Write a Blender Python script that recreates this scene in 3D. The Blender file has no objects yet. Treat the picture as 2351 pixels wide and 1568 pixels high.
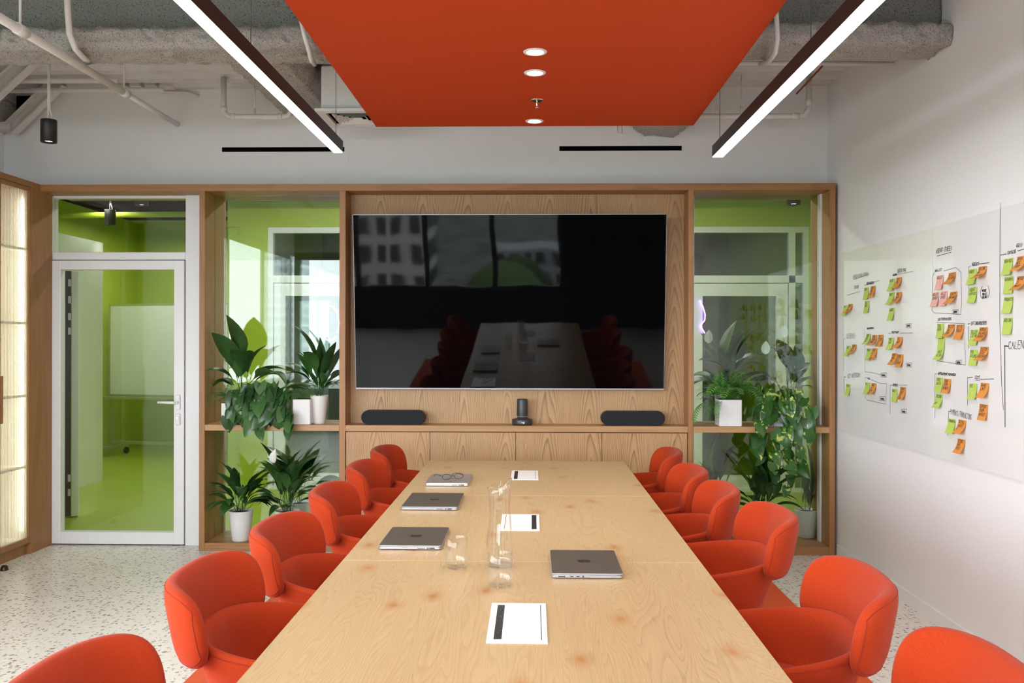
import bpy, bmesh, math, random
from mathutils import Vector, Matrix, noise
R = math.radians
rnd = random.Random(7)
sc = bpy.context.scene
col = sc.collection

# ------------------------------------------------------------------ camera
F_PX, CX, CY, CAM_H = 2050.0, 1175.5, 784.0, 1.47
YAW = math.atan(46.5 / F_PX)
ROLL = R(0.1)
cam_d = bpy.data.cameras.new('camera')
cam_d.sensor_width = 36.0
cam_d.lens = 36.0 * F_PX / 2351.0
cam_d.clip_start = 0.05
cam_d.clip_end = 600
cam = bpy.data.objects.new('camera', cam_d)
col.objects.link(cam)
cam.matrix_world = Matrix.Translation((0, 0, CAM_H)) @ Matrix.Rotation(YAW, 4, 'Z') @ Matrix.Rotation(R(90), 4, 'X') @ Matrix.Rotation(ROLL, 4, 'Z')
sc.camera = cam

# ------------------------------------------------------------------ world and view
world = bpy.data.worlds.new('overcast_sky')
sc.world = world
world.use_nodes = True
world.node_tree.nodes['Background'].inputs['Color'].default_value = (0.90, 0.955, 1.0, 1)
world.node_tree.nodes['Background'].inputs['Strength'].default_value = 11.5
sc.view_settings.view_transform = 'Standard'
sc.view_settings.look = 'None'
sc.view_settings.gamma = 1.0
sc.view_settings.use_curve_mapping = False
sc.view_settings.exposure = 0.2
cy = sc.cycles
cy.use_adaptive_sampling = True
cy.adaptive_threshold = 0.05
cy.max_bounces = 10
cy.diffuse_bounces = 4
cy.glossy_bounces = 5
cy.transmission_bounces = 8
cy.transparent_max_bounces = 24
cy.caustics_reflective = False
cy.caustics_refractive = False
cy.sample_clamp_indirect = 6.0
cy.use_denoising = True

def lamp(name, kind, loc, energy, color=(1, 1, 1), rot=(0, 0, 0), size=None, size_y=None, parent=None, spot=None, portal=False):
    d = bpy.data.lights.new(name, kind)
    d.energy = energy
    d.color = color
    if kind == 'AREA':
        d.shape = 'RECTANGLE'
        d.size = size
        d.size_y = size_y or size
        if portal:
            d.cycles.is_portal = True
    elif size is not None:
        d.shadow_soft_size = size
    if spot:
        d.spot_size = R(spot)
        d.spot_blend = 0.6
    o = bpy.data.objects.new(name, d)
    col.objects.link(o)
    o.location = loc
    o.rotation_euler = rot
    if parent:
        o.parent = parent
    return o

# window portals guide the sky light in; they emit nothing themselves
lamp('daylight_portal', 'AREA', (-3.90, 0.7, 1.875), 1, rot=(0, R(-90), 0), size=1.95, size_y=4.4, portal=True)
lamp('daylight_portal', 'AREA', (-1.67, -1.66, 1.75), 1, rot=(R(90), 0, 0), size=4.2, size_y=2.2, portal=True)
# unseen fill lamps added to brighten the green corridor, green room and office
lamp('corridor_fill', 'AREA', (-0.6, 7.6, 2.98), 58, (1, .96, .88), size=4.5, size_y=.12)
lamp('green_room_fill', 'AREA', (-4.5, 10.2, 2.9), 38, (1, .97, .9), size=.3, size_y=3.0)
lamp('office_fill', 'AREA', (0.0, 10.6, 2.9), 9, (1, .97, .92), size=3.0, size_y=.3)

# ------------------------------------------------------------------ helpers
CT, ST = math.cos(YAW), math.sin(YAW)
def W(px, py, X=None, Y=None, Z=None):
    """point of the room seen at a pixel of the photograph, on a plane x, y or z = const"""
    a, b = (px - CX) / F_PX, (py - CY) / F_PX
    a, b = a * math.cos(ROLL) + b * math.sin(ROLL), -a * math.sin(ROLL) + b * math.cos(ROLL)
    d = Vector((-ST + a * CT, CT + a * ST, -b))
    t = Y / d.y if Y is not None else X / d.x if X is not None else (Z - CAM_H) / d.z
    return Vector((0, 0, CAM_H)) + d * t

class B:
    """collects geometry for one mesh object"""
    def __init__(s):
        s.v, s.f, s.m, s.sm = [], [], [], []
    def add(s, vs, fs, mi=0, smooth=False):
        o = len(s.v)
        s.v += [tuple(v) for v in vs]
        for f in fs:
            s.f.append(tuple(i + o for i in f)); s.m.append(mi); s.sm.append(smooth)
        return s
    def box(s, x0, x1, y0, y1, z0, z1, mi=0):
        vs = [(x, y, z) for x in (x0, x1) for y in (y0, y1) for z in (z0, z1)]
        return s.add(vs, [(0, 1, 3, 2), (4, 6, 7, 5), (0, 4, 5, 1), (2, 3, 7, 6), (0, 2, 6, 4), (1, 5, 7, 3)], mi)
    def rbox(s, x0, x1, y0, y1, z0, z1, b=.003, seg=2, mi=0):
        bm = bmesh.new()
        bmesh.ops.create_cube(bm, size=1)
        for v in bm.verts:
            v.co = ((x0 + x1) / 2 + v.co.x * (x1 - x0), (y0 + y1) / 2 + v.co.y * (y1 - y0), (z0 + z1) / 2 + v.co.z * (z1 - z0))
        bmesh.ops.bevel(bm, geom=bm.edges[:], offset=b, segments=seg, profile=.5, affect='EDGES')
        bm.verts.index_update()
        s.add([v.co[:] for v in bm.verts], [[v.index for v in f.verts] for f in bm.faces], mi, False)
        bm.free()
        return s
    def tube(s, path, r, n=10, mi=0, cap=True, smooth=True):
        P = [Vector(p) for p in path]
        rr = r if isinstance(r, (list, tuple)) else [r] * len(P)
        vs, fs = [], []
        up = None
        for i, p in enumerate(P):
            t = (P[min(i + 1, len(P) - 1)] - P[max(i - 1, 0)]).normalized()
            if up is None:
                up = Vector((0, 0, 1)) if abs(t.z) < .9 else Vector((0, 1, 0))
            side = t.cross(up).normalized()
            up = side.cross(t).normalized()
            for k in range(n):
                a = 2 * math.pi * k / n
                vs.append(p + (side * math.cos(a) + up * math.sin(a)) * rr[i])
        for i in range(len(P) - 1):
            for k in range(n):
                k2 = (k + 1) % n
                fs.append((i * n + k, i * n + k2, (i + 1) * n + k2, (i + 1) * n + k))
        s.add(vs, fs, mi, smooth)
        if cap:
            o = len(s.v) - len(vs)
            s.f += [tuple(o + k for k in range(n - 1, -1, -1)), tuple(o + (len(P) - 1) * n + k for k in range(n))]
            s.m += [mi, mi]; s.sm += [False, False]
        return s
    def lathe(s, prof, c=(0, 0, 0), n=32, mi=0, smooth=True, fn=None):
        vs, fs = [], []
        for j, (r, z) in enumerate(prof):
            for k in range(n):
                a = 2 * math.pi * k / n
                rk, zk = (r, z) if fn is None else fn(r, z, a)
                vs.append((c[0] + rk * math.cos(a), c[1] + rk * math.sin(a), c[2] + zk))
        for j in range(len(prof) - 1):
            for k in range(n):
                k2 = (k + 1) % n
                fs.append((j * n + k, j * n + k2, (j + 1) * n + k2, (j + 1) * n + k))
        return s.add(vs, fs, mi, smooth)
    def prism(s, pts, z0, z1, mi=0):
        n = len(pts)
        vs = [(x, y, z0) for x, y in pts] + [(x, y, z1) for x, y in pts]
        fs = [tuple(range(n - 1, -1, -1)), tuple(range(n, 2 * n))] + [(i, (i + 1) % n, n + (i + 1) % n, n + i) for i in range(n)]
        return s.add(vs, fs, mi)
    def xf(s, M):
        s.v = [tuple(M @ Vector(v)) for v in s.v]
        return s
    def mesh(s, name, mats):
        me = bpy.data.meshes.new(name)
        me.from_pydata(s.v, [], s.f)
        for m in (mats if isinstance(mats, (list, tuple)) else [mats]):
            me.materials.append(m)
        me.polygons.foreach_set('material_index', s.m)
        me.polygons.foreach_set('use_smooth', s.sm)
        me.update()
        return me
    def build(s, name, mats, parent=None):
        return link(name, s.mesh(name, mats), parent)

def link(name, data, parent=None):
    o = bpy.data.objects.new(name, data)
    col.objects.link(o)
    if parent:
        o.parent = parent
    return o

def tag(o, label, cat, group=None, kind=None):
    o['label'] = label
    o['category'] = cat
    if group: o['group'] = group
    if kind: o['kind'] = kind
    return o

def thing(name, label, cat, loc=(0, 0, 0), rz=0, group=None):
    o = link(name, None)
    o.empty_display_size = .05
    o.location = loc
    o.rotation_euler = (0, 0, rz)
    return tag(o, label, cat, group)

def struct(o, label=None):
    o['kind'] = 'structure'
    if label: o['label'] = label
    return o

def copy_tree(o, parent=None):
    c = o.copy()
    col.objects.link(c)
    c.parent = parent
    for ch in o.children:
        copy_tree(ch, c)
    return c

# ------------------------------------------------------------------ materials
def new_mat(name):
    m = bpy.data.materials.new(name)
    m.use_nodes = True
    nt = m.node_tree
    return m, nt, nt.nodes['Principled BSDF']

class N:
    """tiny node-graph builder"""
    def __init__(s, nt):
        s.nt = nt
    def n(s, typ, ins=(), **kw):
        nd = s.nt.nodes.new(typ)
        for k, v in kw.items():
            setattr(nd, k, v)
        for k, v in (ins.items() if isinstance(ins, dict) else enumerate(ins)):
            if v is None: continue
            if isinstance(v, bpy.types.NodeSocket):
                s.nt.links.new(v, nd.inputs[k])
            else:
                nd.inputs[k].default_value = v
        return nd
    def math(s, op, a, b=None, c=None):
        return s.n('ShaderNodeMath', [a, b, c], operation=op).outputs[0]
    def ramp(s, fac, stops):
        nd = s.n('ShaderNodeValToRGB', [fac])
        e = nd.color_ramp.elements
        while len(e) < len(stops): e.new(.5)
        for el, (p, c) in zip(e, stops):
            el.position = p
            el.color = (*c, 1) if len(c) == 3 else c
        return nd.outputs[0]
    def mix(s, fac, a, b, blend='MIX'):
        nd = s.n('ShaderNodeMix', data_type='RGBA', blend_type=blend)
        for k, v in ((0, fac), (6, a), (7, b)):
            if isinstance(v, bpy.types.NodeSocket): s.nt.links.new(v, nd.inputs[k])
            else: nd.inputs[k].default_value = v if k == 0 else (*v, 1)
        return nd.outputs[2]
    def coord(s, which='Object'):
        return s.n('ShaderNodeTexCoord').outputs[which]
    def scale(s, vec, sx, sy, sz, loc=(0, 0, 0)):
        nd = s.n('ShaderNodeMapping', [vec])
        nd.inputs['Scale'].default_value = (sx, sy, sz)
        nd.inputs['Location'].default_value = loc
        return nd.outputs[0]
    def noise(s, vec, scale, detail=3, rough=.55, dist=0):
        nd = s.n('ShaderNodeTexNoise', {'Vector': vec, 'Scale': scale, 'Detail': detail, 'Roughness': rough, 'Distortion': dist})
        return nd.outputs['Fac']
    def bump(s, h, strength, dist):
        return s.n('ShaderNodeBump', {'Height': h, 'Strength': strength, 'Distance': dist}).outputs[0]

def plain(name, color, rough=.5, metal=0, noise_amt=.04, noise_scale=30, bump=0, spec=.5, coat=0):
    m, nt, b = new_mat(name)
    g = N(nt)
    v = g.coord()
    f = g.noise(v, noise_scale, 3)
    lo = tuple(c * (1 - noise_amt) for c in color); hi = tuple(min(1, c * (1 + noise_amt)) for c in color)
    nt.links.new(g.ramp(f, [(.3, lo), (.7, hi)]), b.inputs['Base Color'])
    b.inputs['Roughness'].default_value = rough
    b.inputs['Metallic'].default_value = metal
    b.inputs['Specular IOR Level'].default_value = spec
    b.inputs['Coat Weight'].default_value = coat
    if bump:
        nt.links.new(g.bump(f, 1, bump), b.inputs['Normal'])
    return m

def emit(name, color, strength):
    m = bpy.data.materials.new(name)
    m.use_nodes = True
    nt = m.node_tree
    nt.nodes.remove(nt.nodes['Principled BSDF'])
    g = N(nt)
    e = g.n('ShaderNodeEmission', {'Color': (*color, 1), 'Strength': strength})
    nt.links.new(e.outputs[0], nt.nodes['Material Output'].inputs[0])
    return m

def thin_glass(name, tint, ior=1.5, rough=0.0, gain=1.0):
    m = bpy.data.materials.new(name)
    m.use_nodes = True
    nt = m.node_tree
    nt.nodes.remove(nt.nodes['Principled BSDF'])
    g = N(nt)
    fc = g.n('ShaderNodeLayerWeight', {'Blend': .5}).outputs['Facing']
    f0 = ((ior - 1) / (ior + 1)) ** 2                 # Schlick reflectance, the same from both faces
    fr = g.math('ADD', f0, g.math('MULTIPLY', g.math('POWER', fc, 5.0), 1 - f0))
    if gain != 1: fr = g.math('MULTIPLY', fr, gain)
    t = g.n('ShaderNodeBsdfTransparent', {'Color': (*tint, 1)}).outputs[0]
    s = g.n('ShaderNodeBsdfGlossy', {'Color': (1, 1, 1, 1), 'Roughness': rough}).outputs[0]
    mx = g.n('ShaderNodeMixShader', [fr, t, s]).outputs[0]
    nt.links.new(mx, nt.nodes['Material Output'].inputs[0])
    return m

def fluted_glass():
    m = bpy.data.materials.new('fluted_glass')
    m.use_nodes = True
    nt = m.node_tree
    nt.nodes.remove(nt.nodes['Principled BSDF'])
    g = N(nt)
    tr = g.n('ShaderNodeBsdfTranslucent', {'Color': (.96, .95, .90, 1)}).outputs[0]
    tp = g.n('ShaderNodeBsdfTransparent', {'Color': (.97, .97, .94, 1)}).outputs[0]
    gl = g.n('ShaderNodeBsdfGlossy', {'Roughness': .05}).outputs[0]
    a = g.n('ShaderNodeMixShader', [.45, tp, tr]).outputs[0]
    mx = g.n('ShaderNodeMixShader', [g.n('ShaderNodeFresnel', {'IOR': 1.3}).outputs[0], a, gl]).outputs[0]
    nt.links.new(mx, nt.nodes['Material Output'].inputs[0])
    return m

def wood(name, light, dark, axis, freq=9, across=5.5, along=.55, rough=.45, contrast=1.0, knots=None, arch=None, seed=0, ring_k=.42, detail=2):
    """oak: growth rings as contour lines of stretched noise, fine pores, optional knots or cathedral veneer leaves"""
    m, nt, b = new_mat(name)
    g = N(nt)
    co = g.coord()
    s = [across] * 3; s['xyz'.index(axis)] = along
    v = g.scale(co, *s, loc=(seed * 3.1, seed * 1.7, seed * 2.3))
    base = g.noise(v, 1.0, detail, .5, .35)
    if arch:
        sep = g.n('ShaderNodeSeparateXYZ', [co])
        pp = g.math('PINGPONG', g.math('ADD', sep.outputs['XYZ'.index(arch[0])], 10.02), arch[1])
        q = g.math('POWER', g.math('DIVIDE', pp, arch[1]), 1.6)
        zz = sep.outputs['XYZ'.index(axis.upper())]
        f = g.math('ADD', g.math('MULTIPLY', base, 1.5), g.math('ADD', g.math('MULTIPLY', q, 1.8), g.math('MULTIPLY', zz, 1.1)))
    else:
        f = g.math('MULTIPLY', base, 1.0)
    ring = g.math('FRACT', g.math('MULTIPLY', f, freq))
    ringc = g.ramp(ring, [(0.0, (0, 0, 0)), (.55, (.35,) * 3), (.9, (1, 1, 1)), (1.0, (.1,) * 3)])
    s2 = [260.] * 3; s2['xyz'.index(axis)] = 7.
    pores = g.noise(g.scale(co, *s2), 1.0, 2, .6)
    s3 = [1.6] * 3; s3['xyz'.index(axis)] = .35
    broad = g.noise(g.scale(co, *s3, loc=(seed, seed, seed)), 1.0, 2)
    h = g.math('ADD', g.math('MULTIPLY', ringc, ring_k * contrast), g.math('ADD', g.math('MULTIPLY', g.math('SUBTRACT', pores, .5), .75 * contrast), g.math('MULTIPLY', g.math('SUBTRACT', broad, .5), 1.0)))
    h = g.math('ADD', h, .12)
    c = g.ramp(h, [(0, light), (.5, tuple((a * 2 + d) / 3 for a, d in zip(light, dark))), (1, dark)])
    if knots:
        s4 = [3.6] * 3; s4['xyz'.index(axis)] = 1.9
        nz = g.n('ShaderNodeTexNoise', {'Vector': co, 'Scale': 6.0, 'Detail': 2})
        warped = g.n('ShaderNodeVectorMath', [g.scale(co, *s4, loc=(.3, .2, 0)), g.n('ShaderNodeVectorMath', [nz.outputs['Color'], (.16, .16, .16)], operation='MULTIPLY').outputs[0]], operation='ADD').outputs[0]
        vo = g.n('ShaderNodeTexVoronoi', {'Vector': warped, 'Scale': 1.0}, voronoi_dimensions='2D')
        k = g.ramp(vo.outputs['Distance'], [(0.015, (1, 1, 1)), (.05, (.5,) * 3), (.14, (0, 0, 0))])
        c = g.mix(k, c, knots)
    nt.links.new(c, b.inputs['Base Color'])
    b.inputs['Roughness'].default_value = rough
    b.inputs['Specular IOR Level'].default_value = .4
    nt.links.new(g.bump(h, .12, .002), b.inputs['Normal'])
    return m

def fabric(name, color, dark):
    m, nt, b = new_mat(name)
    g = N(nt)
    co = g.coord()
    w = g.n('ShaderNodeTexWave', {'Vector': co, 'Scale': 150.0, 'Distortion': 6.0, 'Detail': 2, 'Detail Scale': 3.0}, wave_type='BANDS', bands_direction='DIAGONAL').outputs['Fac']
    nz = g.noise(co, 420, 2, .7)
    h = g.math('ADD', g.math('MULTIPLY', w, .15), g.math('MULTIPLY', nz, .85))
    nt.links.new(g.ramp(h, [(.25, dark), (.7, color)]), b.inputs['Base Color'])
    b.inputs['Roughness'].default_value = .95
    b.inputs['Specular IOR Level'].default_value = .15
    b.inputs['Sheen Weight'].default_value = .12
    b.inputs['Sheen Roughness'].default_value = .45
    b.inputs['Sheen Tint'].default_value = (1, .75, .72, 1)
    nt.links.new(g.bump(h, .35, .0012), b.inputs['Normal'])
    return m

def terrazzo():
    m, nt, b = new_mat('terrazzo')
    g = N(nt)
    co = g.coord()
    def chips(scale, thr, loc, lo):
        v = g.scale(co, 1, 1, 1, loc)
        wob = g.n('ShaderNodeTexNoise', {'Vector': v, 'Scale': scale * 2.2, 'Detail': 1}).outputs['Color']
        v = g.n('ShaderNodeVectorMath', [v, g.n('ShaderNodeVectorMath', [wob, (.9 / scale,) * 3], operation='MULTIPLY').outputs[0]], operation='ADD').outputs[0]
        vo = g.n('ShaderNodeTexVoronoi', {'Vector': v, 'Scale': scale}, distance='MANHATTAN', voronoi_dimensions='2D')
        sep = g.n('ShaderNodeSeparateColor', [vo.outputs['Color']])
        size = g.math('MULTIPLY', g.math('SUBTRACT', sep.outputs[0], lo), thr)
        mask = g.math('LESS_THAN', vo.outputs['Distance'], size)
        colr = g.ramp(sep.outputs[1], [(0, (.16, .12, .085)), (.25, (.36, .25, .16)), (.5, (.45, .40, .34)), (.75, (.25, .22, .19)), (1, (.60, .45, .32))])
        return mask, colr
    base = g.ramp(g.noise(co, 5, 3), [(.3, (.75, .715, .645)), (.7, (.80, .77, .70))])
    m1, c1 = chips(36, .62, (0, 0, 0), .22)
    m2, c2 = chips(85, .6, (3, 7, 0), .45)
    c = g.mix(g.math('MULTIPLY', m2, .7), base, c2)
    c = g.mix(m1, c, c1)
    nt.links.new(c, b.inputs['Base Color'])
    b.inputs['Roughness'].default_value = .32
    b.inputs['Specular IOR Level'].default_value = .4
    return m

def sprayed(name, color, dark):
    m, nt, b = new_mat(name)
    g = N(nt)
    co = g.coord()
    n1 = g.noise(co, 95, 5, .75)
    n2 = g.noise(co, 30, 3, .6)
    h = g.math('ADD', n1, g.math('MULTIPLY', n2, .8))
    speck = g.ramp(g.noise(g.scale(co, 1, 1, 1, (5, 3, 1)), 130, 3, .75), [(.35, dark), (.46, color)])  # dark specks: shade of the pits put into the colour, plus some dark fibres
    nt.links.new(speck, b.inputs['Base Color'])
    b.inputs['Roughness'].default_value = 1
    b.inputs['Specular IOR Level'].default_value = .05
    nt.links.new(g.bump(h, 1, .02), b.inputs['Normal'])
    return m

def leaf_mat(name, light, dark, var=None, gloss=.35):
    m, nt, b = new_mat(name)
    g = N(nt)
    co = g.coord()
    f = g.noise(co, 22, 2)
    info = g.n('ShaderNodeObjectInfo')
    f = g.math('ADD', g.math('MULTIPLY', f, .6), g.math('MULTIPLY', info.outputs['Random'], .4))
    c = g.ramp(f, [(.25, dark), (.7, light)])
    if var:
        off = g.n('ShaderNodeVectorMath', [co, info.outputs['Random']], operation='ADD').outputs[0]
        k = g.ramp(g.math('ADD', g.noise(off, 24, 2, .5, 1.0), g.math('MULTIPLY', g.math('SUBTRACT', info.outputs['Random'], .5), .12)), [(.60, (0, 0, 0)), (.66, (1, 1, 1))])
        c = g.mix(k, c, var)
    nt.links.new(c, b.inputs['Base Color'])
    b.inputs['Roughness'].default_value = gloss
    return m

M = {}
M['white_paint'] = plain('white_wall_paint', (.85, .85, .85), .75, noise_amt=.015, bump=.0006, noise_scale=160, spec=.2)
M['ceiling_paint'] = plain('ceiling_paint', (.74, .725, .705), .8, noise_amt=.05, noise_scale=9, spec=.2)
M['pipe_paint'] = plain('pipe_paint', (.76, .74, .72), .55, noise_amt=.05, noise_scale=14)
M['white_alu'] = plain('white_powder_coat', (.82, .82, .83), .35, noise_amt=.01)
M['oak_frame'] = wood('oak_frame', (.40, .20, .080), (.19, .078, .026), 'z', freq=7, seed=2, rough=.42)
M['oak_frame_x'] = wood('oak_frame_beam', (.40, .20, .080), (.19, .078, .026), 'x', freq=7, seed=3, rough=.42)
M['oak_light_x'] = wood('oak_shelf', (.50, .29, .13), (.30, .15, .055), 'x', freq=7, seed=5)
M['oak_veneer'] = wood('oak_veneer', (.54, .335, .165), (.24, .12, .045), 'z', freq=6.0, across=4.5, along=.7, contrast=1.3, ring_k=.55, arch=('X', .149), seed=1)
M['oak_table'] = wood('oak_tabletop', (.60, .43, .225), (.28, .15, .058), 'y', freq=64, across=4.2, along=.5, rough=.36, contrast=1.0, ring_k=.34, detail=3, knots=(.46, .21, .07), seed=4)
M['oak_cab'] = wood('oak_cabinet', (.36, .175, .065), (.19, .078, .026), 'z', freq=7, seed=6)
M['orange_fabric'] = fabric('orange_wool', (.45, .046, .008), (.32, .026, .006))
M['orange_thread'] = plain('orange_thread', (.28, .018, .006), .9)
M['orange_rug'] = fabric('orange_carpet', (.70, .11, .02), (.55, .07, .012))
M['orange_panel'] = plain('orange_ceiling_panel', (.52, .062, .015), .85, noise_amt=.03, noise_scale=200, spec=.15)
M['black_metal'] = plain('black_metal', (.012, .012, .013), .45)
M['dark_metal'] = plain('dark_grey_metal', (.06, .06, .065), .4, metal=.4)
M['black_void'] = plain('black_void', (.004, .004, .004), 1, spec=0)  # darkness of open voids put into a flat black
M['chrome'] = plain('chrome', (.7, .7, .7), .18, metal=1)
M['silver'] = plain('silver_aluminium', (.62, .62, .63), .32, metal=.85)
M['space_grey'] = plain('space_grey_aluminium', (.16, .132, .108), .42, metal=.6)
M['grey_side'] = plain('laptop_edge_aluminium', (.42, .42, .45), .35, metal=.7)
M['glass'] = thin_glass('clear_partition_glass', (.90, .955, .93), 1.52)
M['glass_far'] = thin_glass('far_partition_glass', (.82, .90, .87), 1.52)
M['glass_ware'] = thin_glass('table_glass', (.985, .99, .99), 1.42)
M['win_glass'] = thin_glass('window_glass', (.96, .98, .98), 1.4)
M['fluted'] = fluted_glass()
M['board_glass'] = plain('whiteboard_glass', (.84, .85, .85), .03, noise_amt=.005, spec=.5, coat=.0)
M['lime'] = plain('lime_paint', (.42, .53, .03), .7, noise_amt=.03, noise_scale=4)
M['lime_floor'] = plain('lime_floor', (.37, .47, .035), .35, noise_amt=.03, noise_scale=4)
M['lime_spray'] = sprayed('lime_sprayed_coating', (.42, .53, .03), (.12, .22, .01))
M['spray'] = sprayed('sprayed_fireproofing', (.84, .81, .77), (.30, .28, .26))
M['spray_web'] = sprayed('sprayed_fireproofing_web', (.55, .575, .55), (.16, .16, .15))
M['grey_wall'] = plain('grey_office_wall', (.20, .21, .20), .8)
M['rear_wall'] = plain('dark_feature_wall', (.035, .036, .05), .7)
M['cream'] = plain('cream_laminate', (.82, .79, .68), .7, noise_amt=.02)
M['tv_screen'] = None
M['terrazzo'] = terrazzo()
M['pot_white'] = plain('white_ceramic', (.78, .77, .75), .35, noise_amt=.02)
M['pot_rib'] = plain('white_ribbed_ceramic', (.80, .79, .78), .5, noise_amt=.03)
M['soil'] = plain('potting_soil', (.035, .022, .014), 1, noise_amt=.5, noise_scale=120)
M['lily'] = leaf_mat('peace_lily_leaf', (.035, .115, .022), (.010, .040, .010))
M['philo'] = leaf_mat('heart_leaf', (.055, .145, .035), (.014, .050, .016), gloss=.3)
M['pothos'] = leaf_mat('variegated_leaf', (.045, .15, .022), (.012, .055, .010), var=(.50, .56, .14), gloss=.28)
M['fern'] = leaf_mat('fern_leaf', (.11, .31, .045), (.03, .12, .018), gloss=.5)
M['stem'] = plain('green_stem', (.10, .16, .05), .6)
M['vine'] = plain('brown_vine', (.10, .075, .035), .7)
M['spathe'] = plain('white_spathe', (.80, .79, .70), .5)
M['note_green'] = plain('green_paper', (.50, .66, .13), .8, noise_amt=.02)
M['note_orange'] = plain('orange_paper', (.76, .30, .055), .8, noise_amt=.02)
M['note_pink'] = plain('pink_paper', (.84, .47, .40), .8, noise_amt=.02)
M['ink'] = plain('black_marker_ink', (.025, .025, .03), .6)
M['ink_grey'] = plain('grey_marker_ink', (.22, .22, .24), .6)
M['paper'] = plain('white_paper', (.84, .84, .83), .7, noise_amt=.01)
M['print_black'] = None
M['led'] = emit('led_diffuser', (1, .995, .985), 22.0)
M['downlight'] = emit('downlight_lens', (1, .97, .90), 14.0)
M['spot_lens'] = emit('spot_lens', (1, .97, .9), 6.0)
M['neon'] = emit('purple_neon', (.55, .22, 1.0), 7.0)
M['speaker_cloth'] = fabric('charcoal_speaker_cloth', (.034, .036, .042), (.014, .015, .018))
M['red_rod'] = plain('red_rod', (.30, .03, .025), .6)
M['brass'] = plain('dark_brass', (.06, .04, .025), .35, metal=.7)
M['hide'] = plain('window_reveal', (.55, .55, .55), .7)

def tv_mat():
    m, nt, b = new_mat('tv_screen')
    g = N(nt)
    co = g.coord()
    b.inputs['Base Color'].default_value = (.0012, .0012, .0016, 1)
    b.inputs['Roughness'].default_value = .03
    b.inputs['IOR'].default_value = 1.30
    nt.links.new(g.bump(g.noise(g.scale(co, 1, 1, .6), 2.2, 1), .35, .006), b.inputs['Normal'])
    return m
M['tv_screen'] = tv_mat()

def print_mat():
    m, nt, b = new_mat('black_photo_strip')
    g = N(nt)
    co = g.coord()
    f = g.noise(g.scale(co, 60, 25, 60), 3.0, 4, .6, 1.0)
    nt.links.new(g.ramp(f, [(.5, (.008, .008, .009)), (.62, (.03, .028, .025)), (.72, (.35, .28, .18))]), b.inputs['Base Color'])
    b.inputs['Roughness'].default_value = .4
    return m
M['print_black'] = print_mat()

# ------------------------------------------------------------------ room shell
XL, XR, YB, YR, ZC = -3.86, 2.11, 6.44, -1.6, 3.30
YF, YG = 6.20, 6.40                                  # front of the oak frame, plane of the glass
struct(B().box(XL - .1, XR + .1, YR - .1, 6.64, -.05, 0).build('floor', M['terrazzo']))
bl = B().box(XR - .012, XR, 2.0, YF, 0, .075)
struct(bl.build('baseboard_right', M['white_paint']))
struct(B().box(XR, XR + .12, YR - .1, 6.64, 0, 3.45).build('wall_right', M['white_paint']))

# back wall: upper part with a three-cornered opening in the ceiling void, and the solid part behind the screen bay
b = B()
for y in (YB, YB + .15):
    b.add([(XL, y, 2.567), (XR, y, 2.567), (XR, y, 3.45), (-3.47, y, 3.45), (-3.47, y, 3.27), (XL, y, 2.97)], [(0, 1, 2, 3, 4, 5)])
b.box(-1.325, 1.096, YB, YB + .15, 0, 2.567)
struct(b.build('wall_back', M['white_paint']))
vd = B().box(XL - .1, -3.3, YB + .152, YB + .155, 2.6, 3.4)  # black sheet closing the opening; the unlit depth is painted as its colour
struct(vd.build('wall_void_shade', M['black_void']))

# left wall with a band of windows, rear wall with windows and a dark feature wall
b = B()
b.box(XL - .12, XL, 2.9, YB + .2, 0, 3.45).box(XL - .12, XL, YR - .1, 2.9, 0, .85).box(XL - .12, XL, YR - .1, 2.9, 2.85, 3.45)
struct(b.build('wall_left', M['white_paint']))
b = B()
b.box(XL, XR, YR - .1, YR, 0, .64).box(XL, XR, YR - .1, YR, 2.85, 3.45).box(XL, -3.8, YR - .1, YR, .64, 2.85)
b.box(.45, XR, YR - .1, YR, .64, 2.85)
struct(b.build('wall_rear', M['rear_wall']))
def window(name, horizontal, a0, a1, z0, z1, plane, n, mat):
    w = link(name, None)
    struct(w)
    fr = B()
    def bx(p0, p1, q0, q1):
        if horizontal: fr.box(p0, p1, plane - .08, plane - .02, q0, q1)
        else: fr.box(plane - .075, plane - .045, p0, p1, q0, q1)
    bx(a0, a1, z0, z0 + .06); bx(a0, a1, z1 - .06, z1)
    for i in range(n + 1):
        p = a0 + (a1 - a0) * i / n
        bx(p - .045, p + .045, z0 + .06, z1 - .06)
    fr.build('window_frame', mat, w)
    for i in range(n):
        p0, p1 = a0 + (a1 - a0) * i / n + .045, a0 + (a1 - a0) * (i + 1) / n - .045
        g = B()
        if horizontal: g.box(p0, p1, plane - .055, plane - .047, z0 + .06, z1 - .06)
        else: g.box(plane - .065, plane - .057, p0, p1, z0 + .06, z1 - .06)
        g.build('pane', M['win_glass'], w)
window('window_4', False, YR + .05, 2.9, .85, 2.85, XL, 3, M['white_alu'])
window('window_5', True, -3.8, .45, .64, 2.85, YR, 4, M['dark_metal'])

# ceiling: profiled steel deck, ribs across the room
prof = []
y = YR - .1
while y < YB + .1:
    prof += [(y, ZC + .07), (y + .06, ZC + .07), (y + .085, ZC), (y + .175, ZC), (y + .20, ZC + .07)]
    y += .20
b = B()
vs = [(x, p, z) for x in (XL - .1, XR + .1) for p, z in prof]
n = len(prof)
b.add(vs, [(i, i + 1, n + i + 1, n + i) for i in range(n - 1)])
b.box(XL - .2, XR + .2, YR - .1, YB + .3, ZC + .10, ZC + .2)
struct(b.build('ceiling', M['ceiling_paint']))

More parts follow.
